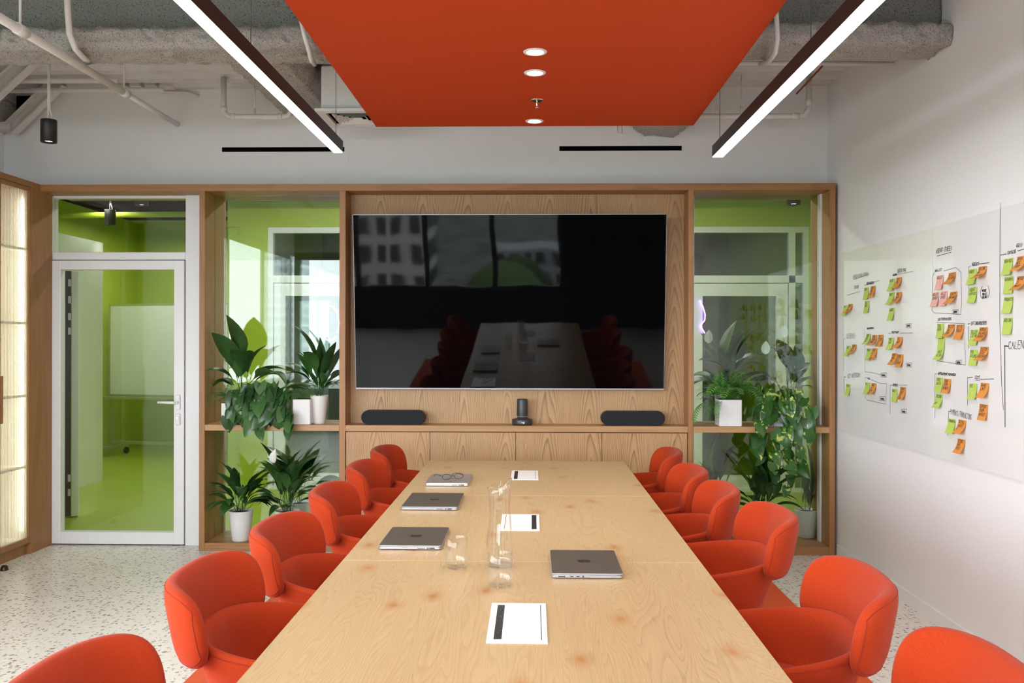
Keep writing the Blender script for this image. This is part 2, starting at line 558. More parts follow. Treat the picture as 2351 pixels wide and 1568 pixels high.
# ------------------------------------------------------------------ sprayed beams in the ceiling
def sprayed_bar(prof, p0, p1, axis, amp, step, seed):
    """closed cross-section (u,z) swept along an axis and roughened with noise"""
    P = []
    for (a, bb), (c, d) in zip(prof, prof[1:] + prof[:1]):
        L = math.hypot(c - a, d - bb); k = max(1, round(L / step))
        P += [(a + (c - a) * i / k, bb + (d - bb) * i / k) for i in range(k)]
    m = len(P)
    cu = sum(p[0] for p in P) / m; cz = sum(p[1] for p in P) / m
    nst = max(2, round((p1 - p0) / step))
    vs = []
    for i in range(nst + 1):
        s = p0 + (p1 - p0) * i / nst
        for u, z in P:
            q = Vector((s * 1.0 + seed, u, z))
            d = amp * (.7 * noise.fractal(q * 10, .8, 2.0, 4) + 1.1 * noise.noise(q * 42))
            du, dz = u - cu, z - cz
            L = math.hypot(du, dz) or 1
            uu, zz = u + d * du / L, z + d * dz / L
            vs.append((s, uu, zz) if axis == 'x' else (uu, s, zz))
    fs = []
    for i in range(nst):
        for k in range(m):
            k2 = (k + 1) % m
            fs.append((i * m + k, i * m + k2, (i + 1) * m + k2, (i + 1) * m + k))
    bb_ = B().add(vs, fs, 0, True)
    bb_.f += [tuple(range(m - 1, -1, -1)), tuple(nst * m + k for k in range(m))]
    bb_.m += [0, 0]; bb_.sm += [False, False]
    return bb_
t = thing('ceiling_beam', 'fireproofed steel beam with fluffy white spray running across the room to the whiteboard wall', 'beam')
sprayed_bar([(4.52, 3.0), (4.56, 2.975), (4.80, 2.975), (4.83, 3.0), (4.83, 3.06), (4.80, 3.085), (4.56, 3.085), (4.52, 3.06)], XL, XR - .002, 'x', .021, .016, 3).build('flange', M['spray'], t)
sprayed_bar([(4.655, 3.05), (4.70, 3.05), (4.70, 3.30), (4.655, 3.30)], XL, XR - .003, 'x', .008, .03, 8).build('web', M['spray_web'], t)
t = thing('ceiling_beam', 'sprayed white ceiling beam running from the long cross beam to the wall above the screen', 'beam')
sprayed_bar([(-1.86, 3.20), (-1.80, 3.12), (-1.45, 3.10), (-1.40, 3.17), (-1.40, 3.24), (-1.86, 3.24)], 4.85, YB - .01, 'y', .022, .018, 5).build('flange', M['spray'], t)
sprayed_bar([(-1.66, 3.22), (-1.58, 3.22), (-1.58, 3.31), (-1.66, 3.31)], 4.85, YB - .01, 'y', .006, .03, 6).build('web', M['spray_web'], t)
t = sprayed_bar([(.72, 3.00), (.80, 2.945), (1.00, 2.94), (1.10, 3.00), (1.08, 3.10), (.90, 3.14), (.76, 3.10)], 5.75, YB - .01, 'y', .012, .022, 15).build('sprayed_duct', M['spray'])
tag(t, 'round duct under white spray coating just above the far end of the orange ceiling panel', 'duct')

# ------------------------------------------------------------------ oak frame of the partition
t = struct(link('trim_1', None))
def oak(name, mat, *a): return B().rbox(*a, b=.002, seg=1).build(name, mat, t)
X1, X2, X3, X4 = (-2.332, -2.292), (-1.346, -1.303), (1.078, 1.114), (2.049, 2.088)
oak('beam', M['oak_frame_x'], -3.46, 2.088, YF, 6.63, 2.519, 2.567)
for a, c in (X1, X2, X3, X4): oak('post', M['oak_frame'], a, c, YF, 6.63, 0, 2.519)
oak('shelf', M['oak_light_x'], X1[1], X2[0], YF + .002, 6.63, .842, .884)
oak('shelf', M['oak_light_x'], X2[1], X3[0], YF + .002, 6.44, .842, .884)
oak('shelf', M['oak_light_x'], X3[1], X4[0], YF + .002, 6.63, .842, .884)
oak('bottom_rail', M['oak_frame_x'], X1[1], X2[0], YF + .002, 6.63, 0, .055)
oak('bottom_rail', M['oak_frame_x'], X3[1], X4[0], YF + .002, 6.63, 0, .055)
B().box(X2[1], X3[0], 6.38, 6.43, .884, 2.519).build('back_panel', M['oak_veneer'], t)

# low cupboard under the screen
t = thing('cupboard', 'low oak veneer cupboard with four flush doors under the wall screen', 'cupboard')
B().box(X2[1] + .002, X3[0] - .002, 6.235, 6.42, .02, .838).build('body', M['oak_frame'], t)
xs = [X2[1] + .003, -.711, -.114, .484, X3[0] - .003]
for a, c in zip(xs, xs[1:]):
    B().rbox(a + .0015, c - .0015, 6.206, 6.232, .06, .836, b=.001, seg=1).build('door', M['oak_veneer'], t)
B().box(X2[1] + .002, X3[0] - .002, 6.24, 6.41, 0, .055).build('plinth', M['oak_frame_x'], t)

# glazed bays
def glazed(name, x0, x1, seam):
    w = struct(link(name, None))
    for z0, z1 in ((.056, .841), (.885, 2.518)):
        for a, c in ((x0, seam - .0015), (seam + .0015, x1)):
            B().box(a, c, YG - .005, YG + .005, z0, z1).build('pane', M['glass'], w)
        B().box(seam - .0015, seam + .0015, YG - .006, YG + .006, z0, z1).build('joint', M['silver'], w)
glazed('window_1', X1[1], X2[0], -1.385)
glazed('window_2', X3[1], X4[0] - .012, 1.152)
struct(B().box(X4[0] - .012, X4[0], YG - .03, YG + .03, .055, 2.519).build('trim_2', M['white_alu']))

# ------------------------------------------------------------------ white glazed door with transom
d = struct(link('door_1', None))
al = M['white_alu']
def alu(name, *a): return B().rbox(*a, b=.003, seg=1).build(name, al, d)
alu('door_jamb', -3.492, -3.468, 6.36, 6.46, 0, 2.519)
alu('door_jamb', -2.492, -2.334, 6.36, 6.46, 0, 2.519)
alu('door_head', -3.468, -2.492, 6.36, 6.46, 2.053, 2.108)
alu('top_rail', -3.468, -2.472, 6.38, 6.44, 2.500, 2.519)
B().box(-3.468, -2.472, 6.405, 6.413, 2.108, 2.500).build('transom_pane', M['glass'], d)
lf = B()
lf.rbox(-3.464, -3.396, 6.352, 6.42, .008, 2.048, b=.004).rbox(-2.572, -2.498, 6.352, 6.42, .008, 2.048, b=.004)
lf.rbox(-3.398, -2.570, 6.353, 6.42, 1.982, 2.048, b=.004).rbox(-3.398, -2.570, 6.353, 6.42, .008, .094, b=.004)
leaf = lf.build('door_leaf', al, d)
B().box(-3.398, -2.570, 6.382, 6.392, .092, 1.984).build('pane', M['glass'], leaf)
h = B()
h.rbox(-2.556, -2.522, 6.336, 6.352, .975, 1.085, b=.008).tube([(-2.54, 6.352, 1.03), (-2.54, 6.30, 1.03)], .011, 10)
h.tube([(-2.54, 6.302, 1.03), (-2.56, 6.297, 1.03), (-2.665, 6.297, 1.032)], [.011, .011, .009], 10)
h.build('handle', M['white_alu'], leaf)
h = B()
h.rbox(-2.556, -2.522, 6.338, 6.352, .865, .950, b=.008)
h.build('lock_plate', M['white_alu'], leaf)
B().tube([(-2.539, 6.339, .918), (-2.539, 6.330, .918)], .011, 14).build('lock_cylinder', M['silver'], leaf)
for z in (.16, 1.80, 1.60):
    hb = B()
    for k in range(3):
        hb.tube([(-3.466, 6.343, z + k * .045), (-3.466, 6.343, z + .042 + k * .045)], .011, 10)
    hb.build('hinge', al, d)
B().box(-3.466, -2.496, 6.37, 6.40, 0.001, .008).build('threshold_seal', M['black_metal'], d)
B().box(-2.499, -2.470, 6.372, 6.40, .008, 2.058).box(-3.466, -2.499, 6.372, 6.40, 2.047, 2.058).box(-3.469, -3.463, 6.372, 6.40, .008, 2.047).build('gasket', M['black_metal'], d)
t = thing('light_switch', 'white double switch plate on the door frame beside the oak post', 'switch')
B().rbox(-2.395, -2.345, 6.352, 6.36, .95, 1.075, b=.003).build('plate', M['white_alu'], t)
B().rbox(-2.388, -2.352, 6.348, 6.353, 1.018, 1.065, b=.002).build('rocker', M['white_alu'], t)
B().rbox(-2.388, -2.352, 6.348, 6.353, .96, 1.008, b=.002).build('rocker', M['white_alu'], t)

# ------------------------------------------------------------------ oak cabinet with fluted glass doors
t = thing('display_cabinet', 'tall oak cabinet with backlit fluted glass doors beside the white door', 'cabinet')
CXF = -3.455
b = B()
b.box(XL + .01, XL + .03, 4.86, 6.36, .06, 2.567)
b.build('back_board', M['cream'], t)
b = B()
b.box(XL + .03, CXF - .022, 4.86, 4.90, 0, 2.567)
b.build('side_panel', M['oak_cab'], t)
B().rbox(XL + .03, CXF, 6.085, 6.352, 0, 2.567, b=.002, seg=1).build('end_panel', M['oak_cab'], t)
B().rbox(XL + .03, CXF, 4.86, 6.085, 2.527, 2.567, b=.002, seg=1).build('top_rail', M['oak_cab'], t)
B().box(XL + .03, CXF - .03, 4.90, 6.085, 0, .075).build('plinth', M['oak_cab'], t)
B().box(XL + .03, CXF - .03, 6.079, 6.084, .08, 2.52).build('liner', M['cream'], t)
for z in (.10, .60, 1.09, 1.59, 2.10):
    B().box(XL + .03, CXF - .04, 4.90, 6.08, z - .008, z + .008).build('inner_shelf', M['cream'], t)
for (y0, y1, hy) in ((5.695, 6.082, 5.705), (5.30, 5.692, 5.68), (4.903, 5.297, 4.915)):
    dd = B()
    s = .034
    dd.rbox(CXF - .022, CXF, y0, y0 + s, .08, 2.524, b=.0015, seg=1).rbox(CXF - .022, CXF, y1 - s + .006, y1, .08, 2.524, b=.0015, seg=1)
    dd.rbox(CXF - .022, CXF, y0 + s, y1 - s + .006, 2.495, 2.524, b=.0015, seg=1).rbox(CXF - .022, CXF, y0 + s, y1 - s + .006, .08, .118, b=.0015, seg=1)
    dr = dd.build('door', M['oak_cab'], t)
    ya, yb = y0 + s, y1 - s + .006
    g = B()
    nr = 20; per = 8
    vs = []
    for i in range(nr * per + 1):
        q = i / per
        dep = .0055 * abs(math.sin(math.pi * q))
        yy = ya + (yb - ya) * i / (nr * per)
        vs += [(CXF - .013 + dep, yy, .118), (CXF - .013 + dep, yy, 2.495)]
    g.add(vs, [(2 * i, 2 * i + 2, 2 * i + 3, 2 * i + 1) for i in range(nr * per)], 0, True)
    g.build('fluted_pane', M['fluted'], dr)
    B().rbox(CXF, CXF + .022, hy, hy + .018, .93, 1.24, b=.003).build('handle', M['oak_frame'], dr)
lamp('cabinet_led', 'AREA', (CXF - .045, 6.05, 1.31), 3.0, (1, .96, .84), rot=(0, R(90), R(0)), size=2.3, size_y=.04)
lamp('cabinet_led', 'AREA', (CXF - .045, 5.70, 1.31), 3.0, (1, .96, .84), rot=(0, R(90), R(0)), size=2.3, size_y=.04)
t = thing('door_stop', 'small dark round door stop on the terrazzo before the fluted cabinet', 'door stop', tuple(W(10, 1309, Z=0)))
B().lathe([(0, .0), (.024, .0), (.024, .006), (.020, .024), (.012, .032), (0, .033)], n=20).build('bumper', M['brass'], t)

# ------------------------------------------------------------------ large things: rug, table
rug = B().rbox(-1.49, 1.465, .6, 5.85, 0.0005, .010, b=.004).build('rug', M['orange_rug'])
tag(rug, 'plain orange carpet under the table and chairs', 'rug')
t = thing('conference_table', 'long oak conference table made of three joined tops', 'table', (-.036, 0, 0))
ye = [1.70, 2.984, 4.257, 5.50]
for i in range(3):
    o = B().rbox(-.60, .60, ye[i] + .0012, ye[i + 1] - .0012, .707, .735, b=.0015, seg=1).build('table_top', M['oak_table'], t)
    for x in (-.25, .25):
        for yy in ((ye[i] + .12,) if i else (ye[i] + .12,)) + ((ye[3] - .12,) if i == 2 else ()):
            B().rbox(x - .03, x + .03, yy - .03, yy + .03, .010, .707, b=.003).build('leg', M['dark_metal'], t)
for x in (-.25, .25):
    B().rbox(x - .02, x + .02, ye[0] + .1, ye[3] - .1, .667, .7065, b=.002).build('apron', M['dark_metal'], t)

# ------------------------------------------------------------------ chairs
def spow(c, e): return math.copysign(abs(c) ** e, c)
def chair_meshes():
    # backrest cushion: thick band bent round the sitter's back
    b = B()
    nu, na = 44, 28
    us = [math.sin(math.pi / 2 * (-1 + 2 * i / nu)) for i in range(nu + 1)]
    def pt(u, a):
        e = abs(u)
        ht = .100 * max(1e-4, 1 - e ** 11) ** (1 / 2.2)
        hb = .112 * max(1e-4, 1 - e ** 12) ** (1 / 2.4)
        th = .029 * max(1e-4, 1 - e ** 14) ** (1 / 2.4)
        zc = .712 - .012 * e * e
        ca, sa = math.cos(a), math.sin(a)
        z = zc + (ht if sa > 0 else hb) * spow(sa, .5)
        # plan curve: flat behind the back, turning forward at the wings
        yc, xc = .268 * math.sin(u * 1.22) / math.sin(1.22), -.295 + .125 * e ** 2.6
        dx, dy = (.125 * 2.6 * e ** 1.6) * (1 if u > 0 else -1), .268 * 1.22 * math.cos(u * 1.22) / math.sin(1.22)
        L = math.hypot(dx, dy)
        nx, ny = -dy / L, dx / L                     # outward
        q = th * spow(ca, .75)
        return (xc + nx * q - .20 * (z - .60), yc + ny * q, z)
    vs = [pt(u, 2 * math.pi * k / na) for u in us for k in range(na)]
    fs = [(i * na + k, i * na + (k + 1) % na, (i + 1) * na + (k + 1) % na, (i + 1) * na + k) for i in range(nu) for k in range(na)]
    b.add(vs, fs, 0, True)
    back = b.mesh('backrest', M['orange_fabric'])
    s = B()
    aa, ue = 52, .965                     # stitched line just inside the edge of the outer face
    path = [Vector(pt(u * ue, R(aa))) for u in us] + [Vector(pt(ue, R(aa - 8 * k))) for k in range(1, 13)] + [Vector(pt(u * ue, R(-aa))) for u in reversed(us)] + [Vector(pt(-ue, R(-aa + 8 * k))) for k in range(1, 14)]
    s.tube(path, .0014, 6, smooth=True)
    seam = s.mesh('seam', M['orange_thread'])
    # lower shell with arms
    b = B()
    npn = 72
    A, Bw, ex = .300, .282, 2 / 2.7
    rings = [(.0, .0, 0), (.50, .02, 0), (.62, .10, 0), (.76, .35, 0), (.90, .72, 0), (.965, .93, 0), (.955, 1.0, 0), (.90, 1.0, 0), (.845, .97, 0), (.80, .85, 0), (.76, .55, 1), (.70, .2, 1), (.45, .1, 1), (0, .1, 1)]
    vs = []
    def rim(xr):
        t_ = min(1, max(0, (xr - .35) / .6)); t_ = t_ * t_ * (3 - 2 * t_)
        return (.655 - .075 * (xr + 1) / 2) * (1 - t_) + .485 * t_
    for sc_, zt, inner in rings:
        for k in range(npn):
            a = 2 * math.pi * k / npn
            xr, yr = spow(math.cos(a), ex), spow(math.sin(a), ex)
            zr = rim(xr)
            z0 = .43 if inner else .33
            vs.append((A * xr * sc_ + (1 - sc_) * .02, Bw * yr * sc_ * (1 + .05 * xr), z0 + (zr - z0) * zt))
    fs = [(j * npn + k, j * npn + (k + 1) % npn, (j + 1) * npn + (k + 1) % npn, (j + 1) * npn + k) for j in range(len(rings) - 1) for k in range(npn)]
    b.add(vs, fs, 0, True)
    shell = b.mesh('shell', M['orange_fabric'])
    s = B()
    path = []
    for k in range(npn + 1):
        a = 2 * math.pi * k / npn
        xr, yr = spow(math.cos(a), ex), spow(math.sin(a), ex)
        zr = rim(xr)
        path.append((A * xr * .968 + .032 * .02, Bw * yr * .968 * (1 + .05 * xr), .33 + (zr - .33) * .955))
    s.tube(path, .0013, 6)
    shell_seam = s.mesh('seam', M['orange_thread'])
    # seat cushion
    b = B()
    vs = []
    prof = [(0, .43), (.90, .43), (1.0, .445), (1.0, .465), (.93, .485), (.7, .496), (.35, .502), (0, .503)]
    for sc_, z in prof:
        for k in range(npn):
            a = 2 * math.pi * k / npn
            vs.append((.225 * spow(math.cos(a), .7) * sc_ + .035, .212 * spow(math.sin(a), .7) * sc_, z))
    b.add(vs, [(j * npn + k, j * npn + (k + 1) % npn, (j + 1) * npn + (k + 1) % npn, (j + 1) * npn + k) for j in range(len(prof) - 1) for k in range(npn)], 0, True)
    seat = b.mesh('seat', M['orange_fabric'])
    b = B()
    b.lathe([(0, .335), (.10, .335), (.10, .325), (.03, .315), (.028, .09), (.045, .08), (.045, .055), (0, .055)], n=20)
    column = b.mesh('column', M['black_metal'])
    b = B()
    b.tube([(.03, 0, .075), (.16, 0, .055), (.29, 0, .035)], [.018, .015, .012], 8)
    b.lathe([(0, .012), (.016, .012), (.016, .03), (.010, .036), (0, .036)], (.285, 0, 0), 14)
    leg = b.mesh('leg', M['black_metal'])
    return back, seam, shell, shell_seam, seat, column, leg
CH = chair_meshes()
def chair(x, y, rz, label, group):
    t = thing('conference_chair', label, 'chair', (x, y, 0), rz, group)
    sh = link('shell', CH[2], t)
    md = sh.modifiers.new('smooth', 'SUBSURF'); md.levels = md.render_levels = 1
    link('seam', CH[3], sh)
    link('seat', CH[4], t)
    bk = link('backrest', CH[0], t)
    link('seam', CH[1], bk)
    link('column', CH[5], t)
    for k in range(4):
        l = link('leg', CH[6], t)
        l.rotation_euler = (0, 0, R(45 + 90 * k))
ordn = ['first', 'second', 'third', 'fourth', 'fifth', 'sixth']
LEFT = [(-1.00, 5.53), (-1.00, 4.82), (-1.00, 4.03), (-1.01, 3.25), (-1.04, 2.60), (-1.03, 1.78)]
RIGHT = [(.92, 5.48), (.92, 4.71), (.95, 4.13), (1.03, 3.54), (1.02, 2.60), (1.03, 1.90)]
for i, (xb, yc) in enumerate(LEFT):
    chair(xb + .365, yc, R(rnd.uniform(-3, 3)), 'orange upholstered armchair, %s from the wall screen on the door side of the table' % ordn[i], 'orange chairs along the door side')
for i, (xb, yc) in enumerate(RIGHT):
    chair(xb - .365, yc, R(180 + rnd.uniform(-3, 3)), 'orange upholstered armchair, %s from the wall screen on the whiteboard side of the table' % ordn[i], 'orange chairs along the whiteboard side')

# ------------------------------------------------------------------ orange ceiling panel with downlights
t = thing('ceiling_panel', 'large flat orange acoustic panel hung over the table', 'ceiling panel')
ys = [-.9, .72, 2.33, 3.934, 5.105]
for a, c in zip(ys, ys[1:]):
    B().rbox(-.898, .915, a + .0008, c - .0008, 2.70, 2.745, b=.0012, seg=1).build('panel', M['orange_panel'], t)
for x in (-.8, .8):
    for y in (3.0, 4.9):
        B().tube([(x, y, 2.745), (x, y, ZC + .05)], .003, 6).build('hanger', M['pipe_paint'], t)
for i, y in enumerate((3.792, 4.087, 4.984, 2.05)):
    t = thing('downlight', ['recessed white downlight before the panel joint', 'recessed white downlight between the panel joint and the sprinkler',
              'recessed white downlight at the wall end of the orange panel', 'recessed white downlight over the near table joint'][i], 'downlight', (.010, y, 2.70), 0, 'downlights in the orange panel')
    B().lathe([(.036, -.001), (.038, -.004), (.049, -.003), (.051, .0), (.036, .0)], n=40).build('trim_ring', M['white_alu'], t)
    B().lathe([(0, -.0015), (.0365, -.0015)], n=36).build('lens', M['downlight'], t)
    lamp('downlight_beam', 'SPOT', (0, 0, -.012), 20, (1, .94, .84), size=.03, parent=t, spot=110)
t = thing('sprinkler', 'chrome sprinkler head between two downlights in the orange panel', 'sprinkler', (.022, 4.552, 2.70))
B().lathe([(.012, -.004), (.026, -.006), (.034, -.001), (.034, 0), (.012, 0)], n=28).build('escutcheon', M['chrome'], t)
B().lathe([(.006, 0), (.006, -.022), (.004, -.030), (.004, -.036), (.011, -.038), (.011, -.040), (0, -.040)], n=18).build('nozzle', M['chrome'], t)

# ------------------------------------------------------------------ linear pendant lights
for x0, x1, ye_, lab in ((-1.108, -1.054, 4.945, 'long black linear pendant light on the door side of the orange panel'),
                         (1.020, 1.082, 5.10, 'long black linear pendant light on the whiteboard side of the orange panel')):
    t = thing('linear_light', lab, 'lamp', group='linear pendant lights')
    B().rbox(x0, x1, .9, ye_, 2.5215, 2.585, b=.0015, seg=1).build('housing', M['black_metal'], t)
    B().box(x0 + .003, x1 - .003, .903, ye_ - .003, 2.518, 2.5225).build('diffuser', M['led'], t)
    for y in (1.2, 3.4, ye_ - .06):
        B().tube([((x0 + x1) / 2, y, 2.585), ((x0 + x1) / 2, y, ZC)], .0016, 5).build('wire', M['dark_metal'], t)

# ------------------------------------------------------------------ wall screen
t = thing('television', 'large black wall screen reflecting the room', 'television', (-.162, 6.275, 1.742))
t.rotation_euler = (R(6.0), 0, 0)
wv, hv = 2.185 / 2, 1.232 / 2
B().rbox(-wv, wv, -.012, .02, -hv, hv, b=.001).build('bezel', M['grey_side'], t)
B().box(-wv + .003, wv - .003, -.0135, -.011, -hv + .012, hv - .003).build('screen', M['tv_screen'], t)
B().box(-.4, .4, .02, .05, -.3, .3).build('mount', M['black_metal'], t)

# ------------------------------------------------------------------ conference devices on the oak shelf
def speaker(x0, x1, lab):
    t = thing('speaker', lab, 'speaker', ((x0 + x1) / 2, 6.285, .884), 0, 'grey pill speakers on the shelf')
    hw, r = (x1 - x0) / 2, .0495
    pts = []
    for k in range(17): a = -math.pi / 2 + math.pi * k / 16; pts.append((hw - r + r * math.cos(a), .0505 + r * math.sin(a)))
    for k in range(17): a = math.pi / 2 + math.pi * k / 16; pts.append((-hw + r + r * math.cos(a), .0505 + r * math.sin(a)))
    def slab(y0, y1, ins):
        vs, fs = [], []
        n = len(pts)
        for y, s in ((y0, ins), (y0 + .006, 0), (y1 - .006, 0), (y1, ins)):
            vs += [(x * (1 - s / hw), y, .0505 + (z - .0505) * (1 - s / r)) for x, z in pts]
        for j in range(3):
            fs += [(j * n + k, j * n + (k + 1) % n, (j + 1) * n + (k + 1) % n, (j + 1) * n + k) for k in range(n)]
        fs += [tuple(range(n)), tuple(3 * n + k for k in range(n - 1, -1, -1))]
        return B().add(vs, fs)
    slab(-.04, -.028, .004).build('grille', M['speaker_cloth'], t)
    slab(-.029, .045, .003).build('body', M['black_metal'], t)
    B().box(-.15, .15, -.03, .04, 0, .003).build('foot', M['black_metal'], t)
speaker(W(829, 960, Y=6.25).x, W(976, 960, Y=6.25).x, 'charcoal pill-shaped speaker on the oak shelf near the heart-leaf plant')
speaker(W(1380, 960, Y=6.25).x, W(1527, 960, Y=6.25).x, 'charcoal pill-shaped speaker on the oak shelf near the variegated trailing plant')
t = thing('conference_camera', 'dark grey cylindrical conference camera on a round base under the screen', 'camera', (W(1199, 975, Y=6.28).x, 6.285, .884))
B().lathe([(0, 0), (.066, 0), (.072, .006), (.073, .012), (.073, .036), (.070, .041), (.052, .045), (.038, .050), (0, .050)], n=48).build('base', M['dark_metal'], t)
B().lathe([(.028, .045), (.030, .056), (.037, .058), (.0385, .062), (.0385, .066)], n=40).build('collar', M['silver'], t)
B().lathe([(0, .056), (.034, .056), (.0395, .066), (.040, .07), (.0375, .175), (.035, .182), (0, .183)], n=40).build('body', M['dark_metal'], t)
def text_mesh(txt, size, depth, mat, name, parent, M4, bold=0.0):
    cu = bpy.data.curves.new(name, 'FONT')
    cu.body = txt; cu.size = size; cu.extrude = depth; cu.align_x = 'CENTER'; cu.align_y = 'CENTER'; cu.offset = bold
    tmp = bpy.data.objects.new('tmp', cu)
    me = bpy.data.meshes.new_from_object(tmp)
    bpy.data.objects.remove(tmp)
    bpy.data.curves.remove(cu)
    me.materials.clear(); me.materials.append(mat)
    me.transform(M4)
    return link(name, me, parent)
UP = Matrix.Rotation(R(90), 4, 'X')
text_mesh('logi', .016, .0005, M['paper'], 'lettering', t, Matrix.Translation((.006, -.0735, .022)) @ UP, .0004)

# ------------------------------------------------------------------ sign on the rear wall (seen in the screen) and a glowing loop put in for a neon reflection
t = text_mesh('fresha', .62, .012, M['black_metal'], 'wall_sign', None, Matrix.Translation((1.55, YR + .014, 1.42)) @ Matrix.Rotation(R(180), 4, 'Z') @ UP, .006)
tag(t, 'black fresha lettering on the dark wall facing the screen', 'sign')
def neon(name, pts, lab):
    t = B().tube(pts, .006, 8).build(name, M['neon'])
    return tag(t, lab, 'neon sign')
c = W(757, 742, Y=8.775)
neon('neon_reflection', [c + Vector((.09 * math.cos(a), 0, .17 * math.sin(a))) for a in [R(k * 12) for k in range(-3, 27)]], 'purple glowing loop put in for a neon reflection, on the far corridor glazing beside the screen')

# ------------------------------------------------------------------ wall vents
def vent(x0, x1, s0, s1, lab):
    t = thing('air_vent', lab, 'air vent', group='slot vents above the oak frame')
    y0, y1, z0, z1 = YB - .004, YB, 2.715, 2.905
    b = B().box(x0, s0, y0, y1, z0, z1).box(s1, x1, y0, y1, z0, z1).box(s0, s1, y0, y1, z0, 2.843).box(s0, s1, y0, y1, 2.877, z1)
    b.build('cover_plate', M['white_paint'], t)
    B().box(s0, s1, YB - .0012, YB - .0005, 2.843, 2.877).build('slot', M['black_void'], t)
    for x in (x0 + .04, x1 - .04):
        for z in (z0 + .012, z1 - .012):
            B().tube([(x, y0 + .001, z), (x, y0 - .0008, z)], .003, 8).build('screw', M['pipe_paint'], t)
vent(-2.286, -1.332, -2.256, -1.362, 'flush white wall vent with a black slot, over the heart-leaf plant bay')
vent(.175, 1.105, .192, 1.071, 'flush white wall vent with a black slot, at the far end of the orange panel')

# ------------------------------------------------------------------ glass whiteboard with notes
t = thing('whiteboard', 'large white glass writing board covered in sticky notes', 'whiteboard')
WB = XR - .012
B().box(WB, XR - .001, 3.93 + .8015, 6.185, .875, 2.071).build('glass_sheet', M['board_glass'], t)
B().box(WB, XR - .001, 2.7, 3.93 + .7985, .875, 2.071).build('glass_sheet', M['board_glass'], t)
STROKES = {'A': '002640 1333', 'B': '000636453303 33413000', 'C': '4536160501103041', 'D': '00062644422000', 'E': '46060040 0333', 'F': '460600 0333',
 'G': '45361605011030414323', 'H': '0006 4046 0343', 'I': '2026', 'J': '4641301001', 'K': '0006 460340', 'L': '060040', 'M': '0006234640', 'N': '00064046',
 'O': '100105163645413010', 'P': '00063645443303', 'Q': '100105163645413010 2240', 'R': '00063645443303 2340', 'S': '45361605044241301001', 'T': '0646 2620',
 'U': '060110304146', 'V': '062046', 'W': '0610233046', 'X': '0046 0640', 'Y': '062346 2320', 'Z': '06460040', '/': '0046', '(': '36141230', ')': '16343210', '-': '1333', ' ': ''}
def strokes(b, txt, x, y, h, wd, r, slant=.12, adv=1.18):
    """marker writing as flat ribbons in the plane (x right, y up)"""
    sc_ = h / 6
    for ch in txt:
        k = sc_ * r.uniform(.88, 1.1)
        oy = y + r.uniform(-.05, .05) * h
        for st in STROKES.get(ch, '').split():
            P = [Vector((x + (int(st[i]) + .12 * r.uniform(-1, 1)) * k * .82 + int(st[i + 1]) * k * slant, oy + (int(st[i + 1]) + .15 * r.uniform(-1, 1)) * k, 0)) for i in range(0, len(st), 2)]
            line(b, P, wd)
        x += (2.2 if ch in 'I -(/)' else 4.0) * sc_ * adv * .95
    return x
def line(b, P, wd):
    for p, q in zip(P, P[1:]):
        d = (q - p)
        if d.length < 1e-6: continue
        d.normalize(); n_ = Vector((-d.y, d.x, 0)) * wd / 2
        e = d * wd * .4
        b.add([p - e + n_, p - e - n_, q + e - n_, q + e + n_], [(0, 1, 2, 3)])
# board plane: x right = -Y of the room, y up = Z, normal = -X
BM = Matrix(((0, 0, -1, WB - .0012), (-1, 0, 0, 0), (0, 1, 0, 0), (0, 0, 0, 1)))
def bp(px, py):
    p = W(px, py, X=WB)
    return -p.y, p.z
hr = random.Random(3)
ink, grey = B(), B()
def head(txt, px, py, px1, hpx, b=ink, w=.0025, slope=0):
    """one written word or line from pixel column px to px1, letters hpx high"""
    x, y = bp(px, py)
    x1 = bp(px1, py)[0]
    tmp = B()
    h = hpx * -x / F_PX
    end = strokes(tmp, txt, 0, 0, h, w, hr)
    tmp.xf(Matrix.Translation((x, y, 0)) @ Matrix.Rotation(slope, 4, 'Z') @ Matrix.Diagonal(((x1 - x) / end, 1, 1, 1)))
    b.add(tmp.v, tmp.f)
def rule(pts, b=grey, w=.003):
    line(b, [Vector((*bp(*p), 0)) for p in pts], w)
head('AGENT (TREE)', 2149, 582, 2185, 9, ink); rule([(2152, 588), (2184, 579)], ink)
head('GROUP (USER TYPES)', 1959, 640, 1994, 8, grey); rule([(1960, 642), (1995, 629)])
head('STATUS', 1961, 663, 1972, 6, grey); rule([(1945, 678), (1975, 669)])
head('REMINDER', 1990, 654, 2007, 5, ink); rule([(1985, 655), (2019, 644)])
head('BOOKING', 2061, 626, 2081, 7, grey); rule([(2062, 630), (2097, 623)]); head('USERS', 2050, 634, 2060, 4, ink)
head('WALLET', 2147, 624, 2163, 5, grey); rule([(2140, 712), (2142, 632), (2146, 626)]); rule([(2168, 622), (2195, 614), (2207, 625), (2208, 700), (2206, 722), (2145, 718), (2140, 712)])
head('AGENTS', 2232, 611, 2249, 7, ink); rule([(2224, 690), (2224, 613), (2229, 611)]); rule([(2249, 606), (2272, 603)], ink)
head('CATALOG', 2314, 584, 2333, 7, ink); head('(GUI)', 2333, 568, 2347, 8, grey); rule([(2296, 586), (2311, 583)], ink); rule([(2337, 576), (2351, 572)], ink)
rule([(2297, 467), (2296, 600), (2296, 740), (2300, 880), (2304, 940)], ink, .003)
head('MAYBE', 2255, 670, 2265, 5, ink); head('WALLET', 2256, 678, 2267, 5); head('BALANCE', 2256, 685, 2268, 5, ink)
rule([(2256, 658), (2251, 668), (2252, 680), (2256, 686)], ink); rule([(2269, 656), (2272, 668), (2270, 682)], ink)
head('LOC PERMISSIONS', 2153, 736, 2185, 5, grey); rule([(2150, 740), (2215, 743), (2217, 838), (2150, 828)])
